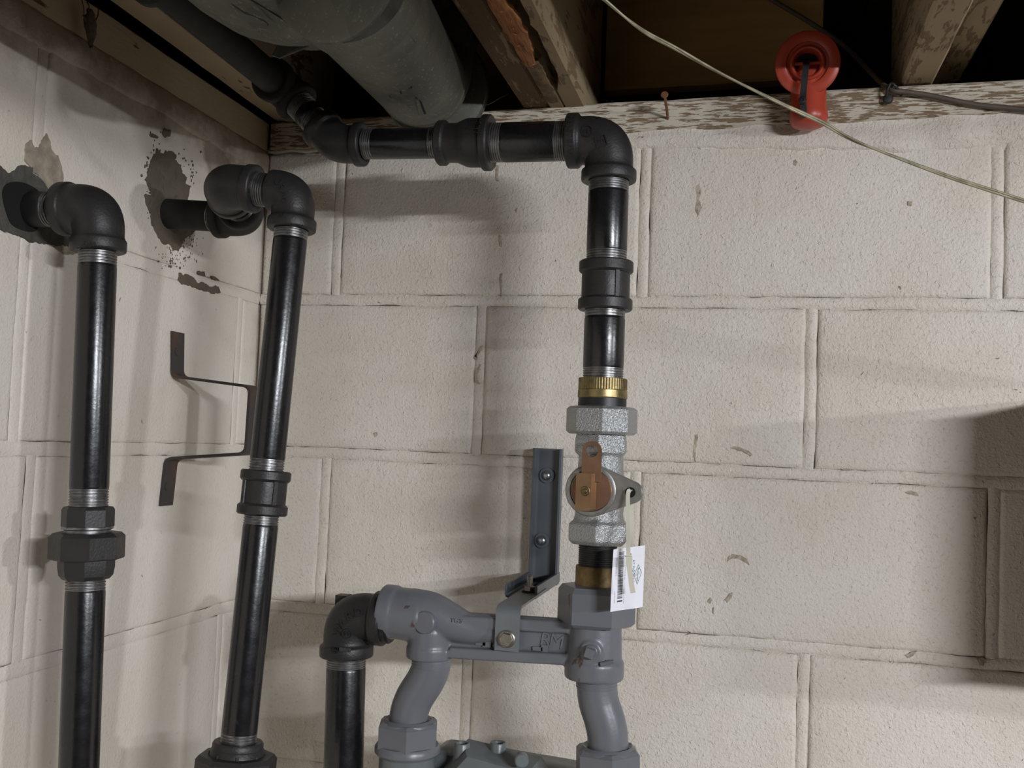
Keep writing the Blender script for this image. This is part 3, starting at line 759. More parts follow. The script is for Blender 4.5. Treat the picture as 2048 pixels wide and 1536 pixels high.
# outlet hub over the right swivel
lathe(mb, RP(zv(1243)), dn, [(-.004,.020),(0,.0262),(zv(1243)-zv(1316),.0278),(zv(1243)-zv(1324),.0302),(zv(1243)-zv(1354),.0302),(zv(1243)-zv(1358),.0290)], 44)
lathe(mb, lp(1183,1303,y=-.232), (0,-1,0), [(-.012,.013),(.003,.0120),(.0062,.0112),(.0068,.010),(.0068,.0001)], 32)
cast = remesh(link('casting', mb, M['grey'], bar), .0014, 5)
mb = MB()
lathe(mb, lp(849,1245,y=-.2345), V((-.15,-1,.08)), [(-.004,.0118),(.0012,.0115),(.0022,.0105),(.0024,.0001)], 36); link('boss', mb, M['grey_plain'], bar)
mb = MB(); pc = lp(1181,1304,y=-.2395); lathe(mb, pc, (.0,-1,0), [(-.003,.0072),(.003,.0072),(.0034,.0066)], 24); poly_loft(mb, pc+V((0,-.003,0)), (0,-1,0), [(0,.0068),(.0062,.0066),(.0068,.0058)], 4, .5, (0,0,1)); link('pipe_plug', mb, M['grey'], bar, sharp=30)
mb = MB(); poly_loft(mb, RP(zv(1250)), (0,0,1), [(0,.0355),(.0035,.0398),(zv(1182)-zv(1250),.0398),(zv(1172)-zv(1250),.036),(zv(1170)-zv(1250),.026)], 6, PI/6+.02); link('union_nut', mb, M['grey'], bar, sharp=25)
for q in ((1204,1325,22,4),(970,1287,16,6),(985,1283,6,14),(1078,1297,18,6),(1094,1292,6,12)):
    pass
mb = MB()
def lug(u0, u1, v0, v1, y):
    a, b = at(u0, v1, y=y), at(u1, v0, y=y); mb.box((a.x, y-.0025, a.z), (b.x, y+.004, b.z))
lug(952, 972, 1283, 1289, -.2155); lug(966, 983, 1281, 1293, -.2155); link('cast_lug', mb, M['grey_plain'], bar)
mb = MB(); lug(1066, 1086, 1294, 1300, -.2155); lug(1083, 1097, 1290, 1303, -.2155); link('cast_lug', mb, M['grey_plain'], bar)
mb = MB(); a = at(1201, 1329, y=-.239); b = at(1228, 1323, y=-.238); sweep(mb, [(a.x, a.y+.0, a.z), (b.x, b.y, b.z)], .0022, 10); link('cast_lug', mb, M['grey_plain'], bar)
cast_mark('cast_letters', [('R',1092,1280,27,10),('M',1114,1284,27,10),('Y',905,1241,8,10),('G',913,1242,9,10),('S',922,1243,9,10)], cast, M['grey_plain'], cast, .0014)

# ---- offset swivels
def swivel(pts, r, nutc, R_, flange, label, u_thr):
    t = thing('offset_swivel', label, 'pipe fitting', pts[-1])
    path = spline(pts, 12); mb = MB(); sweep(mb, path, r, 36); link('swivel_pipe', mb, M['grey_plain'], t)
    mb = MB(); lathe(mb, pts[0]+V((0,0,.004)), (0,0,-1), thread_prof(0, .0165, r*1.02, .0027, .0009), 36); link('thread', mb, M['grey_plain'], t, sharp=25)
    top, bot = nutc; d = (bot-top)
    mb = MB(); L = d.length
    poly_loft(mb, top, d, [(0, r+.004), (.0002, R_-.004), (.004, R_), (L*.96, R_), (L, R_-.002)], 6, PI/6+.25); nut = link('swivel_nut', mb, M['grey'], t, sharp=25)
    mb = MB(); lathe(mb, top, d, [(-.0005, r+.0005), (-.002, r+.004), (.001, R_-.006), (.004, R_-.005)], 36); link('nut_shoulder', mb, M['grey_plain'], nut)
    if flange:
        mb = MB(); lathe(mb, bot-d.normalized()*.004, d, [(0,.026),(.001,.0325),(.004,.0345),(.009,.0345),(.0115,.0325),(.012,.026)], 44); link('nut_flange', mb, M['grey_plain'], nut)
        mb = MB(); lathe(mb, bot+d.normalized()*.007, d, [(0,.0275),(.002,.0295),(.06,.0295)], 40); link('meter_stub', mb, M['grey_green'], t)
    return t
swivel([lp(863,1312), lp(862,1334), lp(850,1362), lp(829,1396), lp(818,1428), lp(817,1465)], .0203, (lp(817,1440), lp(815,1492)), .0345, True, 'grey S-shaped offset swivel pipe with hex nut under left end of meter bar', 0)
swivel([lp(1194,1352), lp(1194,1376), lp(1198,1405), lp(1209,1440), lp(1215,1470), lp(1216,1505)], .0206, (lp(1215,1494), lp(1215,1548)), .0345, False, 'grey S-shaped offset swivel pipe with paint chip under right end of meter bar', 0)

# ---- top of the gas meter
met = thing('gas_meter', 'grey-green gas meter top cover with bolt bosses between the two swivel pipes', 'gas meter', X(1010, 1640))
mb = MB(); zt = at(869,1478,y=-.17).z
xs0, xs1 = at(850,1480,y=-.17).x, at(1172,1512,y=-.17).x
out = []
for sx, sz, a0 in ((1,1,0),(-1,1,PI/2),(-1,-1,PI),(1,-1,1.5*PI)):
    for k in range(7):
        t = a0+PI/2*k/6; cx = xs1-.02 if sx > 0 else xs0+.02; cz = zt-.032 if sz > 0 else zt-.18
        out.append((cx+.02*math.cos(t), cz+.02*math.sin(t)))
tl = -.055
def tz(x): return tl*(x-xs0)
R = []
for y, s in ((-.115, .96), (-.120, 1), (-.166, 1), (-.170, .97)):
    R.append([((xs0+xs1)/2+(p-(xs0+xs1)/2)*s, y, zt-.1+(q-(zt-.1))*s+tz(p)) for p, q in out])
mb.rings(R); link('meter_body', mb, M['grey_green'], met, sharp=40)
px0, px1 = at(897,1520,y=-.20).x, at(1066,1530,y=-.20).x; pz = at(930,1509,y=-.20).z
mb = MB(); R = []
for y, g in ((-.164, .012), (-.195, .002), (-.200, -.004)):
    R.append([(px0-g*.6+.018, y, pz+g*.5), (px1+g*.5-.004, y, pz-.010+g*.5), (px1+g, y, pz-.02), (px1+.012, y, pz-.14), (px0-.02, y, pz-.14), (px0-g-.006, y, pz-.028)])
mb.rings(R); link('front_cover', mb, M['grey_green'], met, sharp=30)
for u, v, y, r in ((924,1486,-.182,.0088),(996,1485,-.172,.0088)):
    p = at(u, v, y=y); mb = MB(); lathe(mb, p, (0,0,-1), [(.004,.0001),(.004,r*.62),(0,r*.68),(-.0005,r*.9),(.001,r),(.016,r),(.026,r*1.25)], 32); link('bolt_boss', mb, M['grey_green'], met)
mb = MB(); p = at(1043,1520,y=-.206); lathe(mb, p, (.3,-1,.1), [(-.006,.0075),(.004,.0072),(.005,.006)], 24); link('cover_lug', mb, M['grey_green'], met)

# ---- outlet elbow and pipe, left of the meter bar
outp = thing('outlet_pipe', 'black iron elbow lettered in relief on a vertical pipe left of the grey meter bar', 'pipe', X(685, 1536))
oc = X(695, 1229); ob = X(687, 1530); dv = (ob-oc).normalized()
elbow(outp, oc, (1,0,-.03), dv, .0445, .0250, .0288, .0130, R125); we = outp.children[-1]
pipe_part(outp, oc+dv*.042, oc+dv*.30, R125, .0145, 0)
mb = MB(); a = at(676,1189,y=-.195); mb.box((a.x-.001, -.20, a.z-.016), (a.x+.012, -.185, a.z)); link('cast_lug', mb, M['iron'], we)
mb = MB(); lathe(mb, oc+V((.042,0,-.0012)), (1,0,-.03), [(0,.0255),(.008,.0255),(.010,.024)], 36); link('seal_ring', mb, M['rubber'], outp)
cast_mark('cast_letters', [('W',677,1262,16,-70),('A',686,1246,16,-48),('R',699,1233,17,-28),('D',717,1226,17,-8),('(o)',694,1267,20,0),('M',694,1267,9,0),('(o)',671,1300,12,0),('-',690,1300,7,8)], we, M['iron'], we, .0014)

# ---- standing pipe in the corner
sp = thing('standing_pipe', 'black iron pipe leaning in the corner, rising to a cluster of three elbows', 'pipe', at(478, 1500, y=-.362))
ytop, ybot = -.330, -.362
sT, sB = at(583, 455, y=ytop), at(477, 1480, y=ybot); sd = (sB-sT).normalized()
Cc = at(573, 386, y=ytop); Cc = sT-sd*((Cc.z-sT.z)/-sd.z)
Bc = V((at(447, 372, y=ytop).x, ytop-.002, at(447, 372, y=ytop).z))
yw = -.2321; zw = .066
Ac = V((at(492, 433, y=yw).x, yw, at(492, 433, y=yw).z))
elbow(sp, Cc, Bc-Cc, sd, .038, .0212, .0242, .0115, R1, male=True); eC = sp.children[-1]
dBC = (Cc-Bc).normalized(); dBA = (Ac-Bc).normalized()
elbow(sp, Bc, dBC, dBA, .038, .0222, .0242, .0110, R1); eB = sp.children[-1]
pp_ = pipe_part(sp, Bc+dBC*.036, Cc-dBC*.026, R1*.99, .0125, 0)
mb = MB(); lathe(mb, Cc-dBC*.0405, dBC, thread_prof(0, .0125, R1*1.012), 36); link('thread', mb, M['thread'], pp_, sharp=25)
elbow(sp, Ac, -dBA, (-1,0,0), .036, .0215, .0240, .0110, R1, 'iron_old')
pipe_part(sp, Ac-dBA*.034, Bc+dBA*.036, R1, .008, .008)
pipe_part(sp, (-.02, yw, zw-.001), (Ac.x-.034, yw, Ac.z), .0168, 0, .008, 'iron_old')
def sv(v):  # point on the leaning axis at photo row v
    lo, hi = 0.0, .9
    for _ in range(40):
        m_ = (lo+hi)/2; p = sT+sd*m_; d = p-CAM; vv = 768-F_PX*d.dot(CU)/d.dot(CF)
        if vv < v: lo = m_
        else: hi = m_
    return sT+sd*lo
pipe_part(sp, Cc+sd*.035, sv(944), R1, .013, .0125)
coupling(sp, sv(941), sv(1030), .0213, .0240, .0100); sc_ = sp.children[-1]
pipe_part(sp, sv(1026), sv(1492), R1, .012, .0125)
mb = MB(); p = sv(1482); lathe(mb, p, sd, [(0,.018),(0,.0222),(.002,.0236),(.006,.0236),(.007,.0245),(.02,.0262),(.05,.0262)], 44)
hub = link('union_hub', mb, M['iron'], sp)
x_, y_, _ = frame(sd)
for k in range(8):
    mb = MB(); t = k*PI/4+.3; r_ = x_*math.cos(t)+y_*math.sin(t); sweep(mb, [p+r_*.0245+sd*.009, p+r_*.0262+sd*.03], [.0016, .0016], 8)
    link('rib', mb, M['iron'], hub)
mb = MB(); p = sv(1508); poly_loft(mb, p, sd, [(0,.0275),(.0002,.0345),(.004,.0375),(.04,.0375)], 8, .2); link('union_nut', mb, M['iron'], sp, sharp=25)
cast_mark('cast_letters', [('U',556,364,15,20),('S',563,374,12,40),('A',568,386,11,60),('(o)',567,401,10,0),('L',533,361,9,10),('(o)',564,429,8,0)], eC, M['iron'], eC, .0007)

# ---- left pipe
lpipe = thing('elbowed_pipe', 'black iron pipe with octagonal union, leftmost, elbowing from a broken hole in the wall', 'pipe', at(157, 1536, y=-.455))
YL = -.455
lc = at(199, 417, y=YL); lb = at(159, 1500, y=YL); ld = (lb-lc).normalized()
def lv(v):
    lo, hi = 0.0, .9
    for _ in range(40):
        m_ = (lo+hi)/2; p = lc+ld*m_; d = p-CAM; vv = 768-F_PX*d.dot(CU)/d.dot(CF)
        if vv < v: lo = m_
        else: hi = m_
    return lc+ld*lo
lel = V((-1, -.0, .0))
elbow(lpipe, lc, lel, ld, .0395, .0222, .0245, .0115, R1); eL = lpipe.children[-1]
pipe_part(lpipe, (-.03, YL, lc.z), lc+lel*.037, R1*.97, 0, .016, 'rubber', 'thread')
pipe_part(lpipe, lc+ld*.0375, lv(1014), R1, .0150, .0165)
mb = MB(); a, b = lv(1012), lv(1056); poly_loft(mb, a, b-a, [(0,.0175),(.0005,.0205),(.003,.0222),((b-a).length*.9,.0222),((b-a).length,.021)], 8, .26); link('union_end', mb, M['iron'], lpipe, sharp=25)
mb = MB(); lathe(mb, lv(1050), ld, [(0,.0200),(.001,.0218),(.003,.0218),(.004,.0195),(.008,.0195)], 36); link('union_lip', mb, M['thread'], lpipe)
mb = MB(); a, b = lv(1064), lv(1117); L = (b-a).length; poly_loft(mb, a, b-a, [(0,.022),(.0002,.0285),(.0035,.0318),(L-.001,.0318),(L,.031)], 8, .10); link('union_nut', mb, M['iron'], lpipe, sharp=25)
mb = MB(); a, b = lv(1114), lv(1158); L = (b-a).length; poly_loft(mb, a, b-a, [(0,.0238),(L*.45,.0238),(L*.82,.0225),(L,.0195)], 8, .22); link('union_end', mb, M['iron'], lpipe, sharp=25)
pipe_part(lpipe, lv(1156), lv(1600), R1*1.01, .0110, 0)
cast_mark('cast_letters', [('D',172,487,10,3),('W',182,488,9,3),('A',190,489,9,3),('R',198,489,8,3)], eL, M['iron'], eL, .0007)
mb = MB(); hp = at(52, 416, x=0); R = []
for d, s in ((-.005, 1.0), (.0022, 1.0), (.0024, .8)):
    R.append([V((d, hp.y+.028*s*math.cos(t)*(1+.12*math.sin(3*t))-.004, hp.z+.024*s*math.sin(t)*(1+.1*math.cos(2*t)))) for t in [2*PI*k/30 for k in range(30)]])
mb.rings(R, cap0=False); link('broken_opening', mb, M['hole'], wall_left)
# ------------------------------------------------------------------ bracket holding the meter bar
brk = thing('mounting_bracket', 'dark grey channel bracket screwed to the block wall, its arm holding the meter bar', 'bracket', at(1090, 1160, y=0))
yf = -.0175
bxl, bxr = at(1061,1030,y=yf).x, at(1118.5,1030,y=yf).x
bzt, bzb = at(1090,897,y=yf).z, at(1088,1166,y=-.004).z
T = .0026; YA = -.137
def channel(mb, p0, p1, wdir, out, w, depth):
    """U section swept from p0 to p1: web width w along wdir, lips of given depth along out"""
    p0, p1, wd, ou = V(p0), V(p1), V(wdir), V(out)
    r = .004
    prof = [(0,depth),(0,r),(r*.3,r*.3),(r,0),(w-r,0),(w-r*.3,r*.3),(w,r),(w,depth),(w-T,depth),(w-T,r+.0006),(w-T-r*.2,T+.0008),(w-T-r,T),(T+r,T),(T+r*.2,T+.0008),(T,r+.0006),(T,depth)]
    R = [[p+wd*a+ou*b for a, b in prof] for p in (p0, p1)]
    if wd.cross(ou).dot(p1-p0) < 0: R = [x[::-1] for x in R]
    n = len(prof); b = len(mb.v)
    mb.rings(R, cap0=False, cap1=False)
    quads = [(0,1,14,15),(1,2,13,14),(2,3,12,13),(3,4,11,12),(4,5,10,11),(5,6,9,10),(6,7,8,9)]
    for k in range(2):
        for q in quads: mb.f.append(tuple(b+k*n+i for i in (q if k else q[::-1])))
w = bxr-bxl
mb = MB(); channel(mb, (bxl, -.0005, bzb), (bxl, -.0005, bzt), (1,0,0), (0,-1,0), w, .0170)
link('wall_channel', mb, M['bracket'], brk, sharp=30)
mb = MB(); channel(mb, (bxl-.0005, -.0005, bzb-.001), (bxl-.0005, YA, bzb-.001), (1,0,0), (0,0,1), w+.001, .0150)
arm = link('arm_channel', mb, M['bracket'], brk, sharp=30)
xm = (bxl+bxr)/2
mb = MB(); mb.box((xm-.0055, -.112, bzb+T-.0022), (xm+.0055, -.030, bzb+T-.0002)); link('slot', mb, M['hole'], arm)
for u, v in ((1094,951),(1084,1081)):
    p = at(u, v, y=-.004); mb = MB(); lathe(mb, p, (0,-1,0), [(0,.0095),(.0014,.0095),(.0016,.0085),(.0014,.0062)], 32); sc_p = link('screw_washer', mb, M['bracket'], brk)
    mb = MB(); lathe(mb, p+V((0,-.0012,0)), (0,-1,0), [(0,.0062),(.0016,.0060),(.0034,.0046),(.0044,.0028),(.0047,.0010),(.0047,.0001)], 28); sh_ = link('screw_head', mb, M['zinc'], sc_p)
    mb = MB(); mb.box((p.x-.0026, p.y-.0061, p.z-.0005), (p.x+.0026, p.y-.0054, p.z+.0005)); mb.box((p.x-.0005, p.y-.0061, p.z-.0026), (p.x+.0005, p.y-.0054, p.z+.0026))
    mb.v = mb.v
# clip: flat strap on the arm's web, turned down in front of the bar
yc0, yc1 = -.088, -.2262
zc_ = bzb+T+.0002
cl, cr = at(990,1265,y=yc1).x, at(1038.5,1265,y=yc1).x
zlow = at(1010,1302,y=yc1).z
pth = fillet([(0, yc0, zc_+.0013), (0, yc1+.0013, zc_+.0005), (0, yc1+.0013, zlow)], .011, 8)
R = []
for i, p in enumerate(pth):
    t = (pth[min(i+1,len(pth)-1)]-pth[max(i-1,0)]).normalized(); nn = V((0, -t.z, t.y)); nn = nn if nn.z > 0 or nn.y < 0 else -nn
    f = 0 if i < 2 else 1
    R.append([V((cl, p.y, p.z))-nn*.0013, V((cr, p.y, p.z))-nn*.0013, V((cr, p.y, p.z))+nn*.0013, V((cl, p.y, p.z))+nn*.0013])
mb = MB(); mb.rings(R); clip = link('clip', mb, M['clip'], brk, sharp=30)
p = V(((cl+cr)/2, -.124, zc_+.0028))
mb = MB(); lathe(mb, p, (0,0,1), [(0,.0085),(.0011,.0085),(.0012,.004)], 28); link('washer', mb, M['iron_old'], clip)
mb = MB(); poly_loft(mb, p+V((0,0,.001)), (0,0,1), [(0,.0060),(.0006,.0066),(.0050,.0066),(.0056,.0058)], 6, .3); nut = link('nut', mb, M['stainless'], clip, sharp=30)
mb = MB(); lathe(mb, p+V((0,0,.005)), (0,0,1), thread_prof(0, .0125, .0034, .0014, .0004)+[(.013,.0028)], 20); link('bolt_end', mb, M['stainless'], clip)
p = at(1013.5, 1278, y=yc1-.0005)
mb = MB(); lathe(mb, p, (0,-1,0), [(0,.0088),(.0012,.0090),(.0018,.0084),(.0022,.007)], 36); bw_ = link('bolt_washer', mb, M['stainless'], clip)
mb = MB(); poly_loft(mb, p+V((0,-.0015,0)), (0,-1,0), [(0,.0074),(.0036,.0074),(.0046,.0066)], 6, .35, (0,0,1)); bh = link('bolt_head', mb, M['stainless'], clip, sharp=28)
mb = MB()
for k in range(7):
    t = k*2*PI/7+.3; c_ = p+V((math.cos(t)*.0046, -.0061, math.sin(t)*.0046)); mb.box((c_.x-.0006, c_.y-.0003, c_.z-.0009), (c_.x+.0006, c_.y+.0002, c_.z+.0009))
link('head_marks', mb, M['stainless'], bh, kind='stuff')

# ------------------------------------------------------------------ old pipe strap on the left wall
ps0 = at(341,662,x=0); ps1 = at(340,752,x=0); ye = ps1.y
pe0 = at(499,773,y=ye); pe1 = at(490,907,y=ye+.001); ps2 = at(328,917,x=0); ps3 = at(317,1012,x=0)
t_ = .0016; wS = .0245
ctr = fillet([V((t_,ps0.y,ps0.z)), V((t_,ps1.y,ps1.z)), V((pe0.x,ye,pe0.z)), V((pe1.x,pe1.y,pe1.z)), V((t_,ps2.y,ps2.z)), V((t_,ps3.y,ps3.z))], .009, 7)
R = []
for i, p in enumerate(ctr):
    t = (ctr[min(i+1,len(ctr)-1)]-ctr[max(i-1,0)]); nn = V((-t.z, 0, t.x)).normalized()
    R.append([p-nn*t_, p+nn*t_, p+nn*t_+V((0,wS,0)), p-nn*t_+V((0,wS,0))])
mb = MB(); mb.rings(R)
strap = tag(link('pipe_strap', mb, M['strap'], None, ps2, sharp=30), 'rusty bent flat-iron strap standing off the left block wall behind the leaning pipe', 'strap')
for q in (at(354,703,x=.003), at(334,973,x=.003)):
    mb = MB(); lathe(mb, q+V((.0004,0,0)), (1,0,0), [(-.001,.005),(.0004,.0048),(.0010,.0030),(.0010,.0001)], 16); s = link('screw_head', mb, M['strap'], strap)

# ------------------------------------------------------------------ tag and cable tie on the valve ear
ear = V((bc.x+.0395, -.2375, bc.z))
tagp = [at(1227,1099,y=-.262), at(1290,1090.5,y=-.250), at(1285.5,1214,y=-.254), at(1220.7,1224,y=-.268)]
def tp(s, t):  # s across, t down, gentle curl
    a = tagp[0].lerp(tagp[1], s); b = tagp[3].lerp(tagp[2], s); p = a.lerp(b, t)
    return p+V((0, -.0022*math.sin(PI*t)*(1-s)+.0012*math.sin(2*PI*s)*t, 0))
mb = MB(); ns, nt = 10, 14; vs = []
tn = (tagp[1]-tagp[0]).cross(tagp[3]-tagp[0]).normalized(); tn = tn if tn.y < 0 else -tn
for lay in (0, 1):
    for j in range(nt+1):
        for i in range(ns+1): vs.append(tp(i/ns, j/nt)-tn*.00025*lay)
m_ = (ns+1)*(nt+1); fs = []
for j in range(nt):
    for i in range(ns):
        q = (j*(ns+1)+i, (j+1)*(ns+1)+i, (j+1)*(ns+1)+i+1, j*(ns+1)+i+1); fs.append(q); fs.append(tuple(k+m_ for k in q[::-1]))
for i in range(ns): fs += [(i, i+1, m_+i+1, m_+i), (nt*(ns+1)+i+1, nt*(ns+1)+i, m_+nt*(ns+1)+i, m_+nt*(ns+1)+i+1)]
for j in range(nt): fs += [((j+1)*(ns+1), j*(ns+1), m_+j*(ns+1), m_+(j+1)*(ns+1)), (j*(ns+1)+ns, (j+1)*(ns+1)+ns, m_+(j+1)*(ns+1)+ns, m_+j*(ns+1)+ns)]
mb.add(vs, fs)
tagT = thing('paper_tag', 'white paper tag with a barcode and green diamond logo hanging from the valve', 'tag', tagp[3])
link('paper', mb, M['paper'], tagT, sharp=60)
lift = tn*.00035
def quad_on(mb, s0, s1, t0, t1):
    mb.add([tp(s0,t0)+lift, tp(s0,t1)+lift, tp(s1,t1)+lift, tp(s1,t0)+lift], [(0,1,2,3)])
mb = MB(); rr = random.Random(11); t = .055
while t < .80:
    wd = rr.choice((.0035, .0035, .0065, .010)); quad_on(mb, .195+.045*t*0, .345, t, t+wd); t += wd+rr.choice((.0035, .005, .009))
quad_on(mb, .195, .345, .835, .862)
link('barcode', mb, M['ink'], tagT, kind='stuff')
def tag_text(mb, txt, s, t, h, wd):
    """text reading down the tag"""
    o = tp(s, t)+lift; dn_ = (tp(s, min(1, t+.05))-tp(s, t-.05)).normalized(); rt_ = (tp(s+.05, t)-tp(s-.05, t)).normalized()
    flat_text(mb, txt, o, dn_, rt_, h)
mb = MB()
for s_, t0, t1, hh in ((.125, .14, .44, .040), (.112, .68, .88, .040), (.405, .30, .52, .034), (.39, .66, .90, .034)):
    t = t0
    while t < t1:      # print too fine to read: rows of short strokes
        wd = rr.uniform(.006, .014); quad_on(mb, s_-hh*rr.uniform(.3,.5), s_+hh*rr.uniform(.2,.5), t, t+wd*.45); t += wd+.006
link('small_print', mb, M['ink'], tagT, kind='stuff')
mb = MB(); tag_text(mb, 'A.Y. McDONALD', .665, .40, .0021, 0)
link('maker_name', mb, M['green_ink'], tagT, kind='stuff')
mb = MB()
dm = [(.815,.295),(.685,.46),(.800,.62),(.925,.44)]; dm_in = [(.8135+(s-.806)*.93, .455+(t-.455)*.93) for s, t in dm]
dm_in = [(.806+(s-.806)*.91, .455+(t-.455)*.93) for s, t in dm]
mb.add([tp(s,t)+lift for s, t in dm]+[tp(s,t)+lift for s, t in dm_in], [(i, (i+1) % 4, 4+(i+1) % 4, 4+i) for i in range(4)])
tag_text(mb, 'McDonald', .806, .455, .0021, 0); tag_text(mb, 'A.Y.', .856, .452, .0009, 0); tag_text(mb, 'Co', .752, .462, .0013, 0)
link('diamond_logo', mb, M['green_ink'], tagT, kind='stuff')
tieT = thing('cable_tie', 'milky nylon cable tie looped through the valve ear and the paper tag', 'cable tie', ear)
def ribbon(P, w, th):
    P = spline(P, 8); R = []
    for i, p in enumerate(P):
        t = (P[min(i+1,len(P)-1)]-P[max(i-1,0)]).normalized(); sd_ = t.cross(V((0,-1,0)));
        sd_ = sd_.normalized() if sd_.length > .15 else V((1,0,0)); nn = sd_.cross(t).normalized()
        R.append([p+sd_*w*.5-nn*th*.5, p+sd_*w*.5+nn*th*.5, p-sd_*w*.5+nn*th*.5, p-sd_*w*.5-nn*th*.5])
    m2 = MB(); m2.rings(R); return m2
a1 = at(1256,990,y=-.2445); a2 = at(1256,1050,y=-.256); a3 = at(1256.5,1098,y=-.2705); a4 = at(1257,1120,y=-.273)
link('strap', ribbon([ear+V((0,.012,.001)), ear+V((0,-.003,.002)), a1, a2, a3, a4], .0040, .0012), M['nylon'], tieT, sharp=30)
link('back_strap', ribbon([ear+V((.001,.014,.001)), at(1263,1000,y=-.222), at(1264,1060,y=-.228), at(1261,1098,y=-.243), at(1259,1112,y=-.262)], .0040, .0012), M['nylon'], tieT, sharp=30)
hd = at(1258,1122,y=-.274); mb = MB(); mb.box((hd.x-.0029, hd.y-.002, hd.z-.0048), (hd.x+.0029, hd.y+.003, hd.z+.0042)); link('head', mb, M['nylon'], tieT)
link('tail', ribbon([hd+V((0,-.001,-.003)), at(1260,1145,y=-.276), at(1263,1168,y=-.277), at(1266,1186,y=-.2775)], .0048, .0012), M['nylon'], tieT, sharp=30)

# ------------------------------------------------------------------ galvanised duct in the joist bay
duct = thing('round_duct', 'galvanised round sheet-metal duct hanging under the joist bay at the top left', 'duct', at(845, 240, y=-.05))
D = ray(1143, 575).normalized()
A0 = at(846, 168, y=-.075)
def on_axis(u):
    lo, hi = 0.0, .9
    for _ in range(40):
        m_ = (lo+hi)/2; p = A0-D*m_; d = p-CAM; uu = 1024+F_PX*d.dot(CR)/d.dot(CF)
        if uu > u: lo = m_
        else: hi = m_
    return lo
rD = .0545
ts = on_axis(712)
up_ = (V((.10, .15, 1))-D*D.dot(V((.10, .15, 1)))).normalized()
path = [A0-D*.42, A0-D*.02]; rb_ = .060
for k in range(1, 10):
    t = PI/2*k/9*1.05; path.append(A0-D*.02+D*rb_*math.sin(t)+up_*rb_*(1-math.cos(t)))
path.append(path[-1]+up_*.12)
mb = MB(); sweep(mb, path, rD, 64); link('duct_pipe', mb, M['galv'], duct, sharp=50)
mb = MB(); lathe(mb, A0-D*.46, D, [(0,rD+.0025),(.46-ts,rD+.0025),(.46-ts+.001,rD+.0018),(.46-ts+.001,rD-.001)], 64); link('sleeve', mb, M['galv'], duct)
mb = MB(); t2 = on_axis(668); D2 = (D+CR*.45).normalized(); c2 = A0-D*t2; sweep(mb, [c2-D2*.003, c2-D2*.0015, c2, c2+D2*.0015, c2+D2*.003], [rD+.002, rD+.0065, rD+.0075, rD+.0065, rD+.002], 64); link('seam_bead', mb, M['galv'], duct)
mb = MB(); g = A0-D*.022; sweep(mb, [g-D*.0025, g-D*.0012, g, g+D*.0012, g+D*.0025], [rD, rD+.0009, rD+.0013, rD+.0009, rD], 64); link('gore_seam', mb, M['galv'], duct)
# end collar of the elbow
cc = A0+D*.035+V((.010,0,.004))
mb = MB(); lathe(mb, cc, D, [(-.004,rD),(-.002,rD+.0115),(0,rD+.013),(.003,rD+.0125),(.010,rD+.0125),(.012,rD+.014),(.014,rD+.0125),(.06,rD+.010)], 64); link('elbow_collar', mb, M['galv'], duct)
# trunk with a crimped end
TO = CAM+(at(640, -18, y=-.285)-CAM)*.90; rT = .0865
tdir = V((0,1,-.02)).normalized()
mb = MB(); lathe(mb, TO-tdir*1.2, tdir, [(0,rT),(1.08,rT),(1.12,rT-.004),(1.155,rT-.014),(1.18,rT-.024),(1.200,rT-.0285),(1.2005,rT-.031),(1.19,.03)], 72); trunk = link('duct_trunk', mb, M['galv'], duct, sharp=30)
# folded tab and torn flap
def flap(px, yv, thick, name, par):
    P = [at(u, v, y=yv+dy) for u, v, dy in px]; nn = (P[1]-P[0]).cross(P[2]-P[0]).normalized()
    m2 = MB(); extrude(m2, P, nn*thick); return link(name, m2, M['galv'], par, sharp=30)
flap([(545,112,0.008),(560,118,0),(617,95,0),(618,86,0),(600,74,.01),(560,84,.01)], TO.y-.030, .0012, 'crimped_lip', trunk)
def surf_pt(u, v, obj, lift=.001):
    bv = world_bvh([obj]); h, n_, _, _ = bv.ray_cast(CAM, ray(u, v).normalized())
    if h is None: return None
    return h-ray(u, v).normalized()*lift
dp = [c for c in duct.children if c.name.startswith('duct_pipe')][0]
def skin_strip(pts, obj, name, m, th=.0012, lift=.0014, par=None):
    P = [surf_pt(u, v, obj, lift) for u, v in pts]
    if any(p is None for p in P): return
    m2 = MB(); vd = (CAM-P[0]).normalized(); extrude(m2, P, -vd*th)
    return link(name, m2, m, par or obj, sharp=30)
skin_strip([(779,190),(823,176),(826,192),(838,232),(812,210),(795,203)], dp, 'folded_tab', M['galv'], .0012, .004)
skin_strip([(831,197),(836,199),(848,228),(845,232),(838,230)], dp, 'folded_tab', M['galv'], .002, .006)
skin_strip([(777,191),(800,182),(824,172),(824,177),(802,188),(782,196)], dp, 'shaded_seam', M['hole'], .0004, .0008)  # dark strips paint the shadow lines at the tabs and seams
skin_strip([(733,186),(746,192),(772,198),(797,205),(818,217),(838,235),(836,239),(815,221),(795,209),(770,201),(745,196)], dp, 'shaded_seam', M['hole'], .0004, .0008)
skin_strip([(838,199),(843,203),(853,228),(848,229)], dp, 'shaded_seam', M['hole'], .0004, .0008)
sl_ = [c for c in duct.children if c.name.startswith('sleeve')][0]
skin_strip([(672,67),(690,62),(720,50),(745,30),(764,3),(769,4),(752,32),(726,54),(694,68)], sl_, 'shaded_seam', M['hole'], .0004, .0008)
skin_strip([(784,0),(792,0),(806,28),(822,66),(831,86),(816,66),(802,36)], dp, 'shaded_seam', M['hole'], .0004, .0006)
skin_strip([(804,0),(810,1),(832,25),(828,27)], dp, 'shaded_seam', M['hole'], .0004, .0006)
skin_strip([(463,8),(484,22),(530,42),(538,50),(518,64)], trunk, 'shaded_seam', M['iron_old'], .0004, .0006)  # triangle of shade painted dark on the trunk
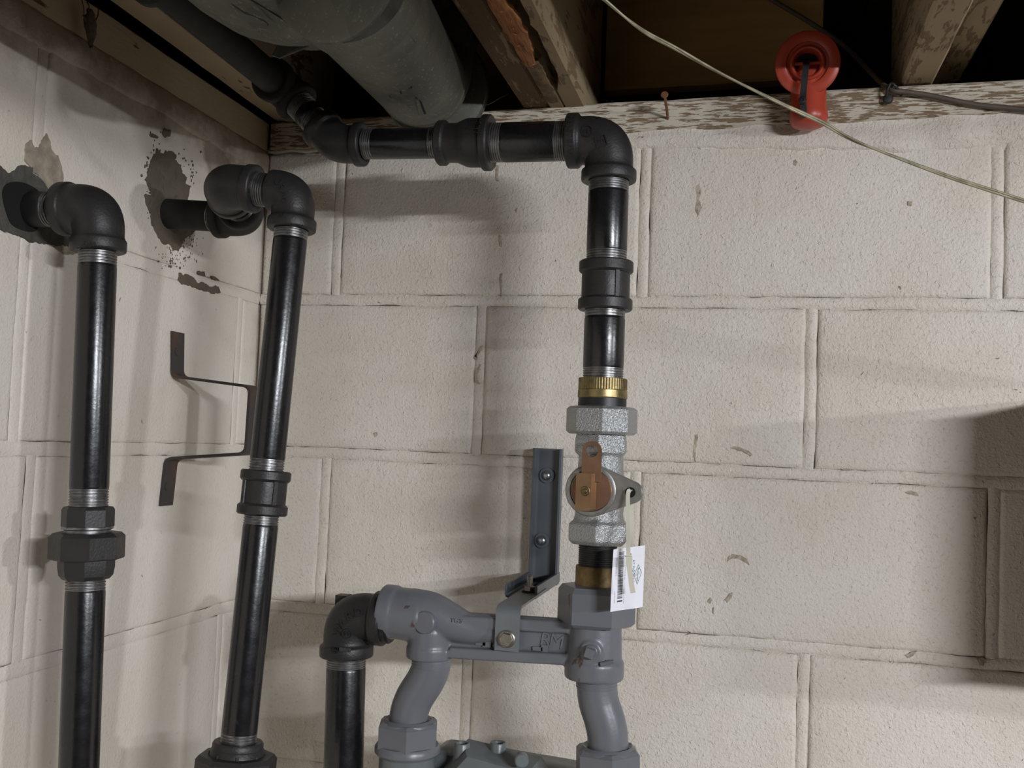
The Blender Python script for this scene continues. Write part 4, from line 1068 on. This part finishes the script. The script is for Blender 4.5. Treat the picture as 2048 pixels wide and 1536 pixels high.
skin_strip([(486,0),(500,0),(560,36),(612,76),(606,80),(540,40)], trunk, 'lap_strip', M['galv'], .0012, .0022)

# ------------------------------------------------------------------ red plastic spout on the plate
yb = -.0285
red_ = thing('plastic_spout', 'orange-red plastic flanged spout fixed in front of the worn wooden plate', 'spout', at(1617, 258, y=yb))
b0, b1 = at(1617, 256, y=yb), at(1617, 140, y=yb); Lb = (b1-b0).length
mb = MB(); lathe(mb, b0, b1-b0, [(-.001,.001),(.0005,.013),(.003,.0185),(.007,.0212),(.012,.0222),(.017,.0218),(.022,.0203),(Lb*.9,.0200),(Lb,.018)], 48); link('body', mb, M['red'], red_)
fc = at(1615, 124, y=-.058); fn = V((-.03, -1, -.20)).normalized()
mb = MB(); lathe(mb, fc-fn*.012, fn, [(-.012,.016),(-.001,.0195),(0,.034),(.0012,.0362),(.004,.0368),(.0062,.0362),(.0070,.035),(.0075,.0245),(.0072,.0240),(.0035,.0236),(.0033,.0205),(.0065,.0200),(.0090,.0188),(.0098,.0175),(.0088,.0160),(.0045,.0145),(-.002,.0135),(-.008,.0115),(-.0085,.0001)], 56); fl = link('flange', mb, M['red'], red_, sharp=35)
mb = MB(); c_ = fc-fn*.0105; sweep(mb, [c_+V((-.0145,0,0)), c_+V((.0145,0,0))], .0022, 12); link('cross_bar', mb, M['red'], red_)
mb = MB(); lathe(mb, fc-fn*.0155, fn, [(0,.0118),(.0006,.0118),(.0007,.0001)], 24); link('throat', mb, M['hole'], red_)
st = thing('wrist_strap', 'black plastic strap hanging from the hole of the red spout', 'strap', at(1608, 236, y=-.055))
link('strap', ribbon([fc-fn*.008+V((-.001,0,.003)), fc+fn*.003+V((-.0015,0,-.002)), at(1610,150,y=-.0625), at(1607,180,y=-.060), at(1606,200,y=-.056), at(1607,220,y=-.0545), at(1608,236,y=-.053)], .0072, .0022), M['black_plastic'], st, sharp=30)
mb = MB(); k_ = at(1605,201,y=-.058); lathe(mb, k_, (0,-1,0), [(-.003,.0042),(.001,.0045),(.0022,.0036),(.0024,.0018),(.0012,.0014),(.0012,.0001)], 20); link('button', mb, M['black_plastic'], st)

# ------------------------------------------------------------------ nail, hook, wires, cobwebs
n0, n1 = at(1336, 243, y=.004), at(1329, 190, y=-.052)
nl = thing('nail', 'bent rusty nail sticking out of the worn plate below the dark rim board', 'nail', n0)
mb = MB(); sweep(mb, [n0, n0.lerp(n1,.5)+V((.0006,0,0)), n1], .0017, 10); link('shank', mb, M['rust'], nl)
mb = MB(); lathe(mb, n1, n1-n0, [(-.001,.0018),(0,.0044),(.0008,.0046),(.0014,.0040),(.0014,.0001)], 18); link('nail_head', mb, M['rust'], nl)
hk = thing('cable_hook', 'black nail and bent staple hooking the brown cable to the plate', 'hook', at(1775, 197, y=0))
h0 = at(1776, 198, y=-.010)
mb = MB(); lathe(mb, h0+V((0,.014,0)), (0,-1,0), [(0,.0022),(.011,.0022),(.0112,.0050),(.0135,.0060),(.0155,.0045),(.0160,.0001)], 18); link('nail_head', mb, M['iron'], hk)
mb = MB(); sweep(mb, spline([at(1773,193,y=-.012), at(1775,180,y=-.016), at(1782,167,y=-.018), at(1791,172,y=-.018), at(1800,186,y=-.010), at(1803,192,y=.002)], 6), .0017, 10); link('staple', mb, M['iron'], hk)
cab = spline([at(1500,-30,y=.085), at(1545,0,y=.085), at(1612,40,y=.08), at(1680,85,y=.066), at(1718,120,y=.045), at(1760,164,y=.004), at(1784,180,y=-.0125), at(1812,184,y=-.0115), at(1860,191,y=-.0095), at(1950,209,y=-.0085), at(2048,219,y=-.0085), at(2110,224,y=-.0085)], 8)
cab = [cab[0]+(cab[0]-cab[4])*3]+cab+[cab[-1]+V((.25*k, 0, .003*k)) for k in (1, 2, 4, 8)]
mb = MB(); sweep(mb, cab, .0031, 14); tag(link('brown_cable', mb, M['cable'], None, cab[40]), 'brown round cable running down behind the red spout and along the plate', 'cable')
tw = thing('twin_wire', 'thin yellowed twin wire sagging diagonally across the front of the plate', 'wire', at(1440, 150, y=-.55))
pth = spline([at(u, v, y=-.60+.012*k) for k, (u, v) in enumerate([(1150, -50), (1212, 2), (1262, 44), (1300, 70), (1352, 97), (1440, 146), (1560, 206), (1640, 243), (1700, 277), (1770, 306), (1900, 354), (2048, 402), (2120, 426)])], 8)
pth = [pth[0]+(pth[0]-pth[6])*k for k in (6, 4, 2)]+pth+[pth[-1]+(pth[-1]-pth[-7])*k for k in (2, 5, 9, 14)]
for sgn in (-1, 1):
    P = [p+(V((0,.3,1)).normalized()*math.cos(i*.11+.3)+V((0,-1,.2)).normalized()*math.sin(i*.11+.3))*.00088*sgn for i, p in enumerate(pth)]
    mb = MB(); sweep(mb, P, .00088, 10); link('strand', mb, M['wire'], tw)
cw = thing('cobweb', 'brown dusty cobweb clump dangling from the left wall plate', 'cobweb', at(178, 84, x=.012))
c0 = at(177, 52, x=.012); mb = MB(); R = []
for i in range(9):
    t = i/8; rr_ = .0085*math.sin(PI*(t*.86+.1))**.8*(1-.35*t); z = c0.z+.017-.036*t
    R.append([(c0.x+rr_*.6*math.cos(a)+nz((i,a,1),1.3,.0025), c0.y+rr_*math.sin(a)+.006*t+nz((a,i,4),1.1,.003), z+nz((a*2,i,7),1,.003)) for a in [2*PI*k/10 for k in range(10)]])
mb.rings(R); link('clump', mb, M['dust'], cw, sharp=80)
for u0, v0, u1, v1 in ((162,-6,168,36),(174,4,178,20),(197,18,190,44),(166,30,172,44)):
    mb = MB(); sweep(mb, spline([at(u0,v0,x=.010), at((u0+u1)/2+2,(v0+v1)/2,x=.014), at(u1,v1,x=.012)], 5), .0006, 6); link('thread', mb, M['dust'], cw)
cw2 = thing('cobweb', 'pale cobweb threads in the dark bay between duct and middle joist', 'cobweb', at(970, 208, y=-.02))
for P in ([(928,192,.0),(952,202,-.01),(972,210,-.015),(1000,196,-.01),(1015,188,.0)], [(955,200,-.012),(972,209,-.015)], [(893,222,-.02),(896,232,-.01)], [(962,198,-.01),(968,206,-.016),(975,206,-.012)]):
    mb = MB(); sweep(mb, spline([at(u,v,y=yy) for u,v,yy in P], 6), .0005, 6); link('thread', mb, M['web'], cw2)
